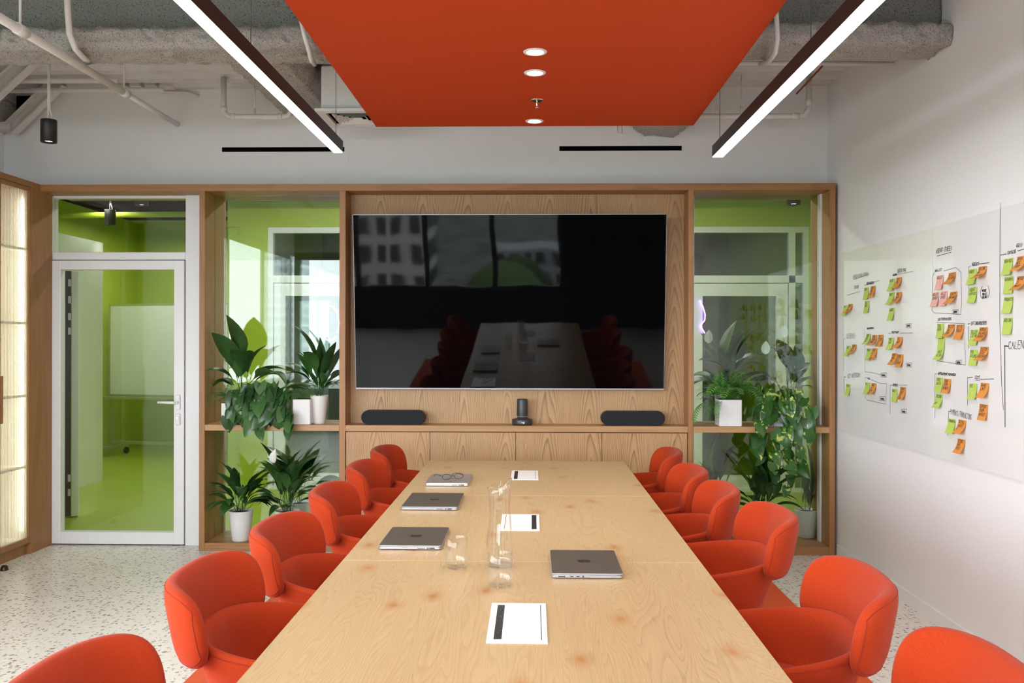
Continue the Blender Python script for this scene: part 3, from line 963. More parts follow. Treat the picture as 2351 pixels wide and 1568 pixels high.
head('GIFT CARD/VOUCHERS', 2230, 746, 2266, 7, ink); rule([(2223, 744), (2227, 743)], ink); rule([(2224, 750), (2225, 800)], ink)
head('APPOINTMENT REMINDER', 2154, 860, 2195, 5, ink); rule([(2151, 858), (2147, 858), (2147, 960)])
head('FEES', 2239, 873, 2251, 10, ink); rule([(2222, 930), (2222, 867), (2233, 866)], ink); rule([(2252, 871), (2282, 870)], ink)
head('PAYMENTS / TRANSACTIONS', 2182, 950, 2231, 11, ink, slope=-.05); rule([(2176, 1000), (2178, 945), (2182, 944)], ink)
head('CALENDAR', 2316, 800, 2374, 17, ink); rule([(2315, 795), (2307, 794), (2308, 980)], ink, .005)
head('GRAPH', 1991, 756, 2006, 4, ink); head('HELP CHAT', 2048, 765, 2064, 4, ink); rule([(2040, 765), (2046, 765)]); rule([(2067, 765), (2097, 764)])
rule([(1985, 757), (1986, 853), (2010, 857), (2034, 864)])
head('OUTREACH', 1944, 777, 1963, 10, grey); rule([(1937, 850), (1937, 780), (1940, 778)])
head('KEY INVENTORY', 1947, 868, 1976, 9, ink, slope=.08); rule([(1938, 900), (1938, 866), (1942, 865)], ink)
rule([(1987, 915), (1987, 866), (2020, 880), (2036, 881), (2034, 928), (1990, 918)]); head('HI', 1993, 871, 1997, 4, ink)
rule([(2044, 950), (2044, 885), (2050, 884)]); head('REPORTS', 2051, 886, 2062, 5, ink); rule([(2064, 884), (2083, 884)])
for px, py in ((2086, 748), (2194, 716), (2087, 838), (2029, 861), (2026, 915), (2075, 944), (2201, 832)):
    rule([(px - 6, py - 4), (px + 7, py - 5), (px + 6, py + 5), (px - 6, py + 4), (px - 6, py - 4)]); head('SMS', px - 4, py + 2, px + 4, 3.5)
for b_, nm, mt in ((ink, 'handwriting', 'ink'), (grey, 'faded_handwriting', 'ink_grey')):
    b_.xf(BM).build(nm, M[mt], t)['kind'] = 'stuff'

def note_obj(px, py, colr, words, curl, label, group):
    c = W(px, py, X=WB)
    o = thing('sticky_note', label, 'sticky note', (WB - .0006, c.y, c.z), 0, group)
    s, n_ = .076, 8
    b = B(); w = B()
    def pos(u, v):                       # u right, v up from the top edge (v <= 0); the free end bends off the board
        k = min(1, max(0, -v / s))
        out = .62 * curl * k * k * s
        return (-.0006 - out, -(u + 0), s / 2 + v * (1 - .25 * curl * curl * k))
    vs = [pos(u, -s * j / n_) for j in range(n_ + 1) for u in (-s / 2, s / 2)]
    b.add(vs, [(2 * j, 2 * j + 1, 2 * j + 3, 2 * j + 2) for j in range(n_)], 0, True)
    b.add([(x - .0004, y, z) for x, y, z in vs], [(2 * j, 2 * j + 2, 2 * j + 3, 2 * j + 1) for j in range(n_)], 0, True)
    b.build('paper', M['note_' + colr], o)
    tmp = B()
    for j, wd in enumerate(words):
        hh = min(.0135, .062 / max(3, len(wd)) * 1.55)
        strokes(tmp, wd, -s / 2 + .006, -.018 - j * .0185, hh, .002, hr)
    if tmp.v:
        tmp.v = [tuple(Vector(pos(x, y)) + Vector((-.0007, 0, 0))) for x, y, z in tmp.v]
        tmp.build('handwriting', M['ink'], o)
G, O, P = 'green', 'orange', 'pink'
NOTES = [  # pixel centre, colour, words, curl, cluster
 (1942, 714, G, ['TIP'], .5, 'STATUS'), (1953, 711, O, ['SEND', 'TO', 'STAFF'], .9, 'STATUS'),
 (1990, 674, G, ['AUTO'], .25, 'REMINDER'), (2005, 671, O, ['START', 'AND', 'STOP'], .5, 'REMINDER'), (1991, 705, G, ['CALL', 'BACK'], .25, 'REMINDER'),
 (2049, 655, G, ['SLOTS'], .45, 'BOOKING'), (2065, 652, O, ['EDIT', 'TIME'], .8, 'BOOKING'), (2048, 687, G, ['RESET'], .6, 'BOOKING'), (2065, 686, O, ['ADD', 'FROM', 'LIST'], .8, 'BOOKING'), (2048, 722, G, ['LINKED'], .35, 'BOOKING'),
 (1949, 807, G, ['LIKE'], .6, 'OUTREACH'), (1962, 804, O, ['SHARE', 'WITH', 'FRIEND'], .9, 'OUTREACH'),
 (1995, 780, G, ['SHOW', 'AND', 'HIDE'], .7, 'GRAPH'), (2009, 783, O, ['MOVE', 'WITHIN', 'RANGE'], .8, 'GRAPH'), (2023, 783, O, ['SET', 'FILTER', 'BY', 'DAY'], .5, 'GRAPH'),
 (1996, 814, G, ['PRINT'], .3, 'GRAPH'), (2009, 814, O, ['SAVE', 'AS', 'A', 'SHEET'], .6, 'GRAPH'),
 (2047, 790, G, ['FIND', 'CHAT'], .5, 'HELP CHAT'), (2067, 789, O, ['GO', 'BACK'], .8, 'HELP CHAT'), (2055, 826, O, ['WRITE', 'MEMO', 'FOR'], .7, 'HELP CHAT'), (2068, 829, O, ['SEND', 'TO', 'GROUP'], .4, 'HELP CHAT'),
 (1948, 895, G, ['STOCK'], .3, 'KEY INVENTORY'), (1993, 892, G, ['HI'], .4, 'boxed HI'), (2007, 894, O, ['WAVE', 'AT', 'EACH', 'ONE'], .7, 'boxed HI'),
 (2055, 908, G, ['DAILY'], .15, 'REPORTS'), (2074, 904, O, ['EXPORT', 'SHEET', 'FOR', 'TEAM'], .5, 'REPORTS'),
 (2159, 649, P, ['WALLET'], .3, 'WALLET'), (2187, 643, O, ['ACCESS', 'ACCOUNT'], .9, 'WALLET'), (2149, 688, P, ['WALLET', 'SEARCH'], .35, 'WALLET'), (2168, 686, P, ['WALLET', 'SPEND'], .3, 'WALLET'), (2190, 687, O, ['VIEW MY', 'BALANCE'], .9, 'WALLET'),
 (2234, 636, G, ['AGENT'], .35, 'AGENTS'), (2257, 630, O, ['BECOME', 'AN', 'AFFILIATE'], 1.0, 'AGENTS'), (2235, 678, G, ['AGENT', 'SERVICES'], .3, 'AGENTS'),
 (2316, 613, G, ['SERVICES'], .35, 'CATALOG'), (2317, 655, G, ['VARIANTS'], .15, 'CATALOG'), (2316, 701, G, ['PRODUCTS'], .3, 'CATALOG'), (2315, 749, G, ['ADD ONS'], .25, 'CATALOG'), (2347, 608, O, ['OPEN', 'NEW', 'FORM'], .8, 'CATALOG'), (2347, 654, O, ['MERGE', 'TO', 'IMPORT'], .9, 'CATALOG'),
 (2160, 760, G, ['TOOL', 'OPEN'], .2, 'LOC PERMISSIONS'), (2162, 786, G, ['ALL SET'], .1, 'LOC PERMISSIONS'), (2161, 812, G, ['MANAGE', '- ROLE', '- ACTION'], .6, 'LOC PERMISSIONS'), (2185, 762, O, ['ROLE OF', 'THE', 'TEAM'], .8, 'LOC PERMISSIONS'), (2205, 763, O, ['SET TO', 'PUBLIC'], .4, 'LOC PERMISSIONS'),
 (2238, 775, G, ['SELLER', 'LISTING'], .3, 'GIFT CARD'), (2259, 770, O, ['REMOVE', 'BALANCE', 'FROM GC'], .8, 'GIFT CARD'), (2237, 821, G, ['POS', 'UPLOAD'], .25, 'GIFT CARD'), (2261, 815, O, ['CUSTOM', 'ISSUE', 'VOUCHER'], .8, 'GIFT CARD'),
 (2158, 884, G, ['FIRST', '(AUTO)'], .3, 'APPOINTMENT REMINDER'), (2176, 887, O, ['SEND', 'FROM', 'NUMBER'], .4, 'APPOINTMENT REMINDER'), (2157, 922, G, ['SECOND', '-', 'DAY'], .5, 'APPOINTMENT REMINDER'),
 (2235, 899, G, ['FEE'], .3, 'FEES'), (2262, 898, O, ['WAIVE', 'LIMIT'], .6, 'FEES'), (2259, 947, O, ['EXPORT', 'FROM', 'MARKET'], .3, 'FEES'),
 (2186, 979, G, ['TRANSFER'], .4, 'PAYMENTS'), (2210, 982, O, ['DETAIL', 'CHECK', 'IT'], .7, 'PAYMENTS'), (2208, 1026, O, ['STORE', 'PER', 'VISIT'], .6, 'PAYMENTS')]
for px, py, c_, words, curl, cl in NOTES:
    note_obj(px, py, c_, words, curl, '%s sticky note reading %s, under the %s heading on the whiteboard' % (c_, ' '.join(w for w in words if w != '-').replace('- ', ''), cl), 'sticky notes on the whiteboard')

# ------------------------------------------------------------------ things on the table
TZ = .735
def laptop(px, py, w, d, flip, mat, lab, ang=0):
    """lying closed and sideways: short edge towards the camera, logo turned; px, py = middle of the near bottom edge"""
    c = W(px, py, Z=TZ)
    t = thing('laptop', lab, 'laptop', (c.x, c.y, TZ), R(ang), 'closed laptops on the table')
    def rr(r, z0, z1, ins, nm, mt, e=.0015):
        pts = []
        hw, hd = w / 2 - ins, d / 2 - ins
        for cx_, cy_, a0 in ((hw - r, hd - r, 0), (-hw + r, hd - r, 90), (-hw + r, -hd + r, 180), (hw - r, -hd + r, 270)):
            pts += [(cx_ + r * math.cos(R(a0 + k * 15)), cy_ + d / 2 + r * math.sin(R(a0 + k * 15))) for k in range(7)]
        n = len(pts)
        vs = []
        for z, s in ((z0, e), (z0 + e, 0), (z1 - e, 0), (z1, e)):
            vs += [(x * (1 - s / hw), d / 2 + (y - d / 2) * (1 - s / hd), z) for x, y in pts]
        fs = [tuple(range(n - 1, -1, -1)), tuple(3 * n + k for k in range(n))]
        for j in range(3): fs += [(j * n + k, j * n + (k + 1) % n, (j + 1) * n + (k + 1) % n, (j + 1) * n + k) for k in range(n)]
        bb = B().add(vs, fs)
        if isinstance(mt, list):
            bb.m = [0] * len(bb.f); bb.m[1] = 1
        return bb.build(nm, mt, t)
    rr(.010, .0022, .0115, 0, 'base', M['grey_side'] if mat != 'silver' else M['silver'])
    lid = rr(.010, .0120, .0165, 0, 'lid', [M['grey_side'] if mat != 'silver' else M['silver'], M[mat]], .0008)
    for sx in (-1, 1):
        for sy in (.15, .85):
            B().lathe([(0, 0), (.008, 0), (.009, .0025), (0, .0025)], (sx * w * .36, d * sy, 0), 12).build('foot', M['black_metal'], t)
    ports = ((.18, .028, .0022), (.285, .010, .003), (.355, .018, .0045)) if flip < 0 else ((-.36, .022, .003), (-.22, .010, .003), (-.135, .010, .003), (-.06, .0045, .0045))
    for fx, pw, ph in ports:
        B().rbox(fx * w - pw / 2, fx * w + pw / 2, -.0006, .0005, .0068 - ph / 2, .0068 + ph / 2, b=.0005, seg=1).build('port', M['black_metal'], t)
    # fruit mark with a bite and a leaf, its top pointing along +-x
    out = [(0, .40), (.16, .47), (.34, .44), (.46, .33), (.36, .22), (.31, .08), (.34, -.08), (.47, -.19), (.36, -.42), (.22, -.56), (.08, -.53), (0, -.50), (-.10, -.53), (-.24, -.56), (-.40, -.36), (-.49, -.08), (-.48, .16), (-.38, .37), (-.20, .47)]
    lf_ = [(.02, .53), (.06, .68), (.20, .80), (.19, .66), (.10, .56)]
    s = .042
    lg = B()
    for poly in (out, lf_):
        lg.add([(flip * y * s, d / 2 - flip * x * s, .0168) for x, y in poly], [tuple(range(len(poly)))])
    lg.build('logo', M['black_metal'] if mat != 'silver' else M['grey_side'], lid)
    return t
laptop(1349, 1329, .221, .313, 1, 'space_grey', 'closed dark grey laptop lying alone on the whiteboard side of the table')
laptop(941, 1263, .221, .313, -1, 'space_grey', 'closed dark grey laptop beside the empty tumbler near the table joint')
laptop(986, 1172, .248, .356, -1, 'space_grey', 'larger closed dark grey laptop between the silver laptop and a smaller grey one')
lt = laptop(1026, 1116.5, .221, .313, -1, 'silver', 'closed silver laptop with spectacles lying on it')

# spectacles on the silver laptop
c = W(1041, 1105, Z=TZ + .017)
t = thing('spectacles', 'thin black framed spectacles resting on the silver laptop', 'spectacles', (c.x - .008, c.y + .05, TZ + .0172), R(28))
def ring(cx_, z=.014):
    return [(cx_ + .024 * math.cos(R(a)), 0, z + .0135 * math.sin(R(a)) * (1 if math.sin(R(a)) < 0 else 1.1)) for a in range(0, 361, 20)]
for sx, nm in ((-.034, 'lens_rim'), (.034, 'lens_rim')):
    o = B().tube(ring(sx, .0165), .0013, 6).build(nm, M['black_metal'], t)
    B().add([(x, 0, z) for x, _, z in ring(sx, .0165)[:-1]], [tuple(range(18))]).build('lens', M['glass_ware'], o)
B().tube([(-.010, 0, .018), (0, 0, .022), (.010, 0, .018)], .0013, 6).build('bridge', M['black_metal'], t)
for sx in (-1, 1):
    B().tube([(sx * .058, 0, .020), (sx * .060, .02, .021), (sx * .058, .09, .020), (sx * .052, .12, .012), (sx * .050, .135, .0025)], .0014, 6).build('temple', M['black_metal'], t)

def flyer(px0, px1, py_near, py_far, band, lab):
    a, b_ = W(px0, py_near, Z=TZ), W(px1, py_near, Z=TZ)
    far = W((px0 + px1) / 2, py_far, Z=TZ)
    w, d = b_.x - a.x, far.y - (a.y + b_.y) / 2
    t = thing('leaflet', lab, 'leaflet', (a.x, a.y, TZ + .0002), 0, 'printed leaflets along the table')
    B().box(0, w, 0, d, 0, .0022).build('card', M['paper'], t)
    bx = (.115, .245) if band > 0 else (.80, .925)
    B().box(w * bx[0], w * bx[1], d * .07, d * .94, .0022, .0025).build('photo_strip', M['print_black'], t)
    lx = .895 if band > 0 else .105
    B().box(w * lx, w * (lx + .012), d * .06, d * .95, .0022, .0025).build('printed_line', M['ink'], t)
flyer(1115.5, 1257.5, 1477, 1386, 1, 'white leaflet with a black photo strip lying before the water glasses')
flyer(1147, 1239, 1218.5, 1181.5, -1, 'white leaflet with its black strip turned to the whiteboard side behind the carafe')
flyer(1172, 1236, 1102, 1081, 1, 'white leaflet with a black photo strip at the screen end of the table')

def rib(amp, n_):
    return lambda r, z, a: (r * (1 + amp * math.cos(n_ * a)), z)
def tumbler(px, py, lab):
    c = W(px, py, Z=TZ)
    t = thing('tumbler', lab, 'glass', (c.x, c.y, TZ + .0003), 0, 'water tumblers')
    B().lathe([(0, .0), (.026, .0), (.034, .006), (.0395, .018), (.0405, .035), (.0385, .07), (.0365, .098), (.0355, .099), (.0350, .098), (.0370, .07), (.0388, .035), (.0375, .02), (.030, .011), (0, .010)], n=60, fn=rib(.006, 20)).build('vessel', M['glass_ware'], t)
tumbler(1047, 1304, 'empty clear ribbed tumbler near the laptop')
tumbler(1148, 1346, 'empty clear ribbed tumbler standing before the carafe')
c = W(1147, 1301, Z=TZ)
t = thing('carafe', 'tall clear glass carafe with a slanted lip', 'carafe', (c.x, c.y, TZ + .0003))
def slant(r, z, a):
    k = max(0, (z - .15) / .13)
    return (r * (1 + .004 * math.cos(24 * a)), z + k * .018 * math.cos(a) * (1 if k > 0 else 0))
pr = [(0, 0), (.036, 0), (.046, .006), (.050, .02), (.048, .04), (.043, .09), (.038, .14), (.035, .18), (.0345, .21), (.0365, .245), (.040, .272)]
B().lathe(pr + [(r - .0022, z) for r, z in reversed(pr[2:])] + [(.03, .012), (0, .011)], n=72, fn=slant).build('vessel', M['glass_ware'], t)

# ------------------------------------------------------------------ plants
def lance_leaf(L, wid, e0, e1, pet=.4, cup=.25, ns=14, pw=.0022):
    """long pointed leaf on its stalk, leaving the origin along +x and arching over; e0, e1 = start and end elevation"""
    b = B()
    r = z = 0.0
    P = []
    for i in range(ns + 1):
        t_ = i / ns
        e = R(e0 + (e1 - e0) * t_ ** 1.6)
        P.append((r, z, e, t_))
        r += math.cos(e) * L / ns; z += math.sin(e) * L / ns
    vs = []
    for r, z, e, t_ in P:
        if t_ < pet: h = pw
        else:
            q = (t_ - pet) / (1 - pet)
            h = max(.0005, wid / 2 * (math.sin(math.pi * q ** .72) ** .85)) if q < 1 else .0004
            h = max(h, pw * (1 - q))
        up = (-math.sin(e), math.cos(e))
        cz = h * cup
        for s in (-1, -.5, 0, .5, 1):
            k = abs(s) * cz
            vs.append((r + up[0] * k, s * h, z + up[1] * k))
    fs = []
    for i in range(ns):
        for k in range(4):
            fs.append((i * 5 + k, i * 5 + k + 1, i * 5 + k + 6, i * 5 + k + 5))
    b.add(vs, fs, 0, True)
    return b
def heart_leaf(L, wid, bend=.25):
    """heart-shaped leaf hanging from the origin, tip down the -z axis, face to -y"""
    b = B()
    ns = 11
    vs = []
    for i in range(ns + 1):
        t_ = i / ns
        h = wid / 2 * (math.sin(math.pi * min(1, t_ * .88 + .12) ** .62)) ** .8 if i < ns else .0003
        z = -L * t_
        for s in (-1, -.6, 0, .6, 1):
            zz = z + (.16 * L * abs(s) * (1 - t_) ** 3)
            yy = -bend * L * (t_ * t_ - .3 * t_) * -1 + abs(s) * h * -.22 + .0
            vs.append((s * h, yy, zz))
    b.add(vs, [(i * 5 + k, i * 5 + k + 1, i * 5 + k + 6, i * 5 + k + 5) for i in range(ns) for k in range(4)], 0, True)
    return b
def fern_frond(L, e0, e1, wid, npair=17):
    b = B()
    r = z = 0.0
    P = []
    for i in range(npair + 1):
        t_ = i / npair
        e = R(e0 + (e1 - e0) * t_ ** 1.3)
        P.append(Vector((r, 0, z)))
        r += math.cos(e) * L / npair; z += math.sin(e) * L / npair
    b.tube(P, .0011, 4, cap=False)
    for i in range(2, npair):
        t_ = i / npair
        d = (P[i + 1] - P[i]).normalized()
        ll = wid * (math.sin(math.pi * (t_ * .85 + .1)) ** .8)
        for s in (-1, 1):
            sd = Vector((0, s, 0))
            tip = P[i] + sd * ll + d * ll * .45 - Vector((0, 0, ll * .12))
            w_ = L / npair * .62
            mid = (P[i] + tip) / 2
            nrm = d * w_ * .5
            b.add([P[i], mid - nrm + Vector((0, 0, .002)), tip, mid + nrm + Vector((0, 0, .002))], [(0, 1, 2), (0, 2, 3)])
    return b
LM = {}
LM['lily'] = [lance_leaf(.46, .085, 78, -8, .42).mesh('leaf', M['lily']), lance_leaf(.40, .075, 62, -40, .40).mesh('leaf', M['lily']), lance_leaf(.50, .095, 84, 30, .45).mesh('leaf', M['lily']), lance_leaf(.34, .07, 45, -60, .35).mesh('leaf', M['lily'])]
LM['broad'] = [lance_leaf(.50, .15, 84, 20, .45).mesh('leaf', M['lily']), lance_leaf(.46, .14, 72, -25, .45).mesh('leaf', M['lily']), lance_leaf(.55, .16, 86, 50, .5).mesh('leaf', M['lily']), lance_leaf(.42, .13, 60, -70, .42).mesh('leaf', M['lily'])]
LM['upright'] = [lance_leaf(.55, .085, 88, 70, .35).mesh('leaf', M['lily']), lance_leaf(.50, .08, 82, 40, .35).mesh('leaf', M['lily'])]
LM['philo'] = [heart_leaf(.085, .070, .15).mesh('leaf', M['philo']), heart_leaf(.10, .082, .3).mesh('leaf', M['philo']), heart_leaf(.07, .056, .05).mesh('leaf', M['philo'])]
LM['pothos'] = [heart_leaf(.085, .070, .15).mesh('leaf', M['pothos']), heart_leaf(.10, .080, .3).mesh('leaf', M['pothos']), heart_leaf(.07, .058, .05).mesh('leaf', M['pothos'])]
LM['fern'] = [fern_frond(.22, 70, -20, .040).mesh('frond', M['fern']), fern_frond(.26, 50, -60, .042).mesh('frond', M['fern']), fern_frond(.18, 82, 20, .035).mesh('frond', M['fern'])]
def pot_round(t, r0, r1, h, mat='pot_white'):
    B().lathe([(0, 0), (r0 * .92, 0), (r0, .006), (r1, h - .006), (r1, h), (r1 - .005, h), (r1 - .007, h - .02), (0, h - .02)], n=40).build('pot', M[mat], t)
    B().lathe([(0, h - .018), (r1 - .008, h - .018)], n=24).build('soil', M['soil'], t)
def pot_square(t, hw, h):
    b = B()
    b.rbox(-hw, hw, -hw, hw, 0, h, b=.006)
    n_ = 14                                   # shallow diagonal ribs
    for s in range(n_):
        z = h * (s + .5) / n_
        for f in (-1, 1):
            b.box(-hw + .008, hw - .008, f * hw - (.0012 if f < 0 else -.0), f * hw + (.0012 if f > 0 else 0), z - h / n_ * .22, z + h / n_ * .22)
            b.box(f * hw - (.0012 if f < 0 else 0), f * hw + (.0012 if f > 0 else 0), -hw + .008, hw - .008, z - h / n_ * .22, z + h / n_ * .22)
    b.build('pot', M['pot_rib'], t)
    B().box(-hw + .006, hw - .006, -hw + .006, hw - .006, h - .001, h + .002).build('soil', M['soil'], t)
def rosette(t, kinds, n_, h, sc0, sc1, seed, ymin=None, spread=.03, az=(0, 360), tilt=0):
    r = random.Random(seed)
    for i in range(n_):
        me = r.choice(kinds)
        o = link('leaf' if 'frond' not in me.name else 'frond', me, t)
        a = R(az[0] + (az[1] - az[0]) * (i + r.uniform(.1, .9)) / n_)
        if ymin is not None:                  # leaves turn along the pane rather than into it
            sn = math.sin(a)
            a = math.atan2(sn * (.3 if (sn > 0) == (ymin > 0) or ymin == .3 else .8), math.cos(a))
        s = r.uniform(sc0, sc1)
        o.location = (spread * r.uniform(-1, 1), spread * r.uniform(-1, 1), h - .005)
        o.rotation_euler = (r.uniform(-.25, .25), r.uniform(-.12, .12), a)
        # squeeze leaves that would reach through the glass
        dy = math.sin(a) * .3 * s
        if ymin == .3 and dy < -.12: s *= max(.3, -.12 / dy)
        if ymin is not None and dy > ymin: s *= max(.3, ymin / dy)
        # and stop short of the posts beside the pot
        room = (2.03 if t.location.x > 0 else -1.365) - t.location.x if math.cos(a) > 0 else t.location.x - (1.13 if t.location.x > 0 else -2.275)
        reach = abs(math.cos(a)) * .30 * s
        if ymin is not None and reach > room: s *= max(.35, room / reach)
        o.scale = (s, s, s)
def flower(t, x, y, h, top, lean=(0, 0)):
    f = B()
    f.tube([(x, y, h), (x + lean[0] * .5, y + lean[1] * .5, (h + top) / 2), (x + lean[0], y + lean[1], top)], .0025, 6)
    st = f.build('flower_stalk', M['stem'], t)
    b = lance_leaf(.10, .062, 88, 70, .0, cup=.7)
    o = b.build('spathe', M['spathe'], t)
    o.location = (x + lean[0], y + lean[1], top - .005)
    o.rotation_euler = (0, 0, R(70))
def plant(name, lab, px, py, Y, z):
    p = W(px, py, Y=Y)
    return thing(name, lab, 'plant', (p.x, Y, z), 0, 'potted plants in the oak frame')
ZS, ZB = .884, .055
def trailing(t, key, stems, zpot, seed, r_leaf=(.75, 1.15), step=.05, front=True):
    """vines: each a list of points; leaves hang along them"""
    r = random.Random(seed)
    for pts in stems:
        P = [Vector(p) for p in pts]
        fine = []
        for i in range(len(P) - 1):
            for k in range(5):
                fine.append(P[i].lerp(P[i + 1], k / 5))
        fine.append(P[-1])
        B().tube(fine, .0018, 5).build('vine', M['vine' if key == 'philo' else 'stem'], t)
        L = 0; nxt = 0
        for i in range(len(fine) - 1):
            L += (fine[i + 1] - fine[i]).length
            if L >= nxt:
                nxt += step * r.uniform(.7, 1.3)
                o = link('leaf', r.choice(LM[key]), t)
                s = r.uniform(*r_leaf)
                o.location = fine[i] + Vector((r.uniform(-.022, .022), -r.uniform(.004, .03) if front else r.uniform(-.02, .02), r.uniform(-.005, .02)))
                o.rotation_euler = (r.uniform(-.75, .15), r.uniform(-.75, .75), r.uniform(-.7, .7))
                o.scale = (s, s, s)

# -- bay beside the door, on the shelf
t = plant('heart_leaf_plant', 'trailing dark green heart-leaf plant spilling from a white ribbed pot over the oak shelf', 615, 950, 6.285, ZS)
pot_square(t, .062, .175)
S = []
rr_ = random.Random(21)
for i in range(24):
    x = rr_.uniform(-.28, .21)
    drop = rr_.uniform(.02, .17) * (1 if abs(x) > .09 else 1)
    S.append([(x * .15, -.01, .18), (x * .45, -.045, .20 + rr_.uniform(0, .08)), (x * .85, -.085, .15 + rr_.uniform(-.02, .06)), (x, -.10, .15 - drop)])
S += [[(0, -.04, .18), (-.02, -.11, .14), (-.01, -.12, -.02), (.0, -.12, -.10)], [(.03, -.04, .18), (.12, -.10, .12), (.19, -.115, .02), (.20, -.115, -.06)], [(-.02, -.04, .18), (-.12, -.09, .13), (-.17, -.11, .03)], [(0, 0, .18), (.08, -.03, .24), (.14, -.05, .27)], [(0, 0, .18), (.10, -.02, .22), (.20, -.06, .22)]]
trailing(t, 'philo', S, .175, 4, (.95, 1.4), .06)
t = plant('fern', 'light green fern behind the heart-leaf plant beside the oak post', 527, 950, 6.262, ZS)
pot_square(t, .045, .15)
rosette(t, LM['fern'], 34, .155, .6, 1.0, 5, .12)
t = plant('fern', 'small fern in a white ribbed square pot on the shelf near the near the speaker', 697, 950, 6.285, ZS)
pot_square(t, .062, .178)
rosette(t, LM['fern'], 12, .18, .35, .75, 6, .09)
# -- beyond the glass, same bay
t = plant('peace_lily', 'peace lily in a tapered cream pot at the screen end of the door-side shelf', 733, 940, 6.325, ZS)
pot_round(t, .045, .064, .20)
rosette(t, LM['lily'] + LM['upright'], 30, .19, .75, 1.15, 7, .07)
t = plant('broad_leaf_plant', 'tall broad-leaved plant on the shelf next to the oak post by the door', 560, 940, 6.33, ZS)
pot_round(t, .045, .060, .18)
rosette(t, LM['broad'], 16, .17, .75, 1.25, 8, .07)
# -- bay beside the door, at floor level
t = plant('peace_lily', 'peace lily with a white flower in a white pot on the bottom rail', 553, 1200, 6.295, ZB)
pot_round(t, .062, .085, .215)
rosette(t, LM['lily'], 40, .205, .75, 1.1, 9, .09)
t = plant('peace_lily', 'second peace lily half hidden behind an orange chair in the door-side bay', 660, 1200, 6.295, ZB)
pot_round(t, .062, .085, .215)
rosette(t, LM['lily'] + LM['upright'][1:], 42, .205, .75, 1.1, 10, .09)
flower(t, -.02, -.03, .2, .56, (-.06, -.02))
t = plant('broad_leaf_plant', 'broad-leaved plant on the floor behind the glass of the door-side bay', 690, 1200, 6.80, ZB - .055)
pot_round(t, .065, .09, .24)
rosette(t, LM['broad'], 15, .23, .8, 1.1, 11, .3)
# -- bay beside the whiteboard, on the shelf
t = plant('fern', 'bushy bright green fern in a white ribbed box on the shelf beside the variegated plant', 1672, 950, 6.29, ZS)
pot_square(t, .078, .185)
rosette(t, LM['fern'], 64, .185, .9, 1.45, 12, .12, .05)
for o_, rz_, s_ in ((-.09, 200, 1.0), (-.085, 235, .9), (-.10, 215, 1.1), (-.06, 250, .8)):
    o = link('frond', LM['fern'][1], t)
    o.location = (o_, -.05, .17); o.rotation_euler = (.2, .75, R(rz_)); o.scale = (s_,) * 3
t = plant('trailing_pothos', 'trailing plant with yellow-flecked leaves hanging from a white pot towards the orange chairs', 1775, 950, 6.29, ZS)
pot_square(t, .075, .165)
S = []
rr_ = random.Random(33)
for i in range(11):
    x = rr_.uniform(-.20, .26)
    S.append([(x * .2, -.01, .17), (x * .5, -.05, .20 + rr_.uniform(0, .08)), (x * .9, -.09, .14 + rr_.uniform(-.03, .08)), (x, -.11, .10 - rr_.uniform(0, .14))])
S += [[(0, -.06, .17), (-.03, -.12, .08), (-.03, -.125, -.10), (-.05, -.12, -.28), (-.02, -.12, -.42)], [(.03, -.06, .17), (.06, -.12, .05), (.05, -.125, -.12), (.09, -.12, -.30), (.05, -.12, -.48)],
      [(-.02, -.06, .17), (-.10, -.11, .05), (-.14, -.12, -.10), (-.12, -.12, -.26)], [(.04, -.05, .17), (.16, -.10, .02), (.20, -.12, -.06)], [(.02, -.02, .17), (.08, -.02, .24), (.13, -.05, .30)], [(.05, -.06, .17), (.10, -.12, -.1), (.16, -.12, -.22), (.17, -.12, -.30)]]
trailing(t, 'pothos', S, .165, 13, (1.0, 1.5), .075)
# -- beyond the glass, whiteboard bay
t = plant('peace_lily', 'tall peace lily with white flowers behind the glass next to the whiteboard', 1815, 940, 6.55, ZS)
pot_round(t, .055, .078, .20)
rosette(t, LM['broad'] + LM['upright'][:1], 22, .19, .7, 1.1, 14, .3)
flower(t, -.02, .0, .2, .62, (-.03, 0)); flower(t, -.06, .0, .2, .50, (-.12, 0))
t = plant('peace_lily', 'leafy peace lily behind the glass by the oak post of the screen', 1665, 940, 6.55, ZS)
pot_round(t, .055, .078, .20)
rosette(t, LM['broad'], 20, .19, .7, 1.1, 15, .3)
flower(t, -.02, .0, .2, .58, (-.10, 0))
# -- bay beside the whiteboard, floor
t = plant('peace_lily', 'dark leafy peace lily on the bottom rail behind the orange chairs', 1745, 1200, 6.295, ZB)
pot_round(t, .062, .085, .215)
rosette(t, LM['lily'] + LM['upright'], 44, .205, .75, 1.15, 16, .09)
t = plant('upright_plant', 'tall upright plant in a white pot behind the glass next to the white wall', 1851, 1200, 6.53, ZB)
pot_round(t, .064, .082, .20)
rosette(t, LM['upright'][:1], 22, .19, .65, 1.05, 17, .3, .03)
t = plant('upright_plant', 'slender plant on the floor behind the glass beside the screen cupboard', 1640, 1200, 6.56, ZB)
pot_round(t, .06, .08, .22)
rosette(t, LM['upright'] + LM['broad'][:1], 14, .21, .75, 1.2, 18, .3, .04)

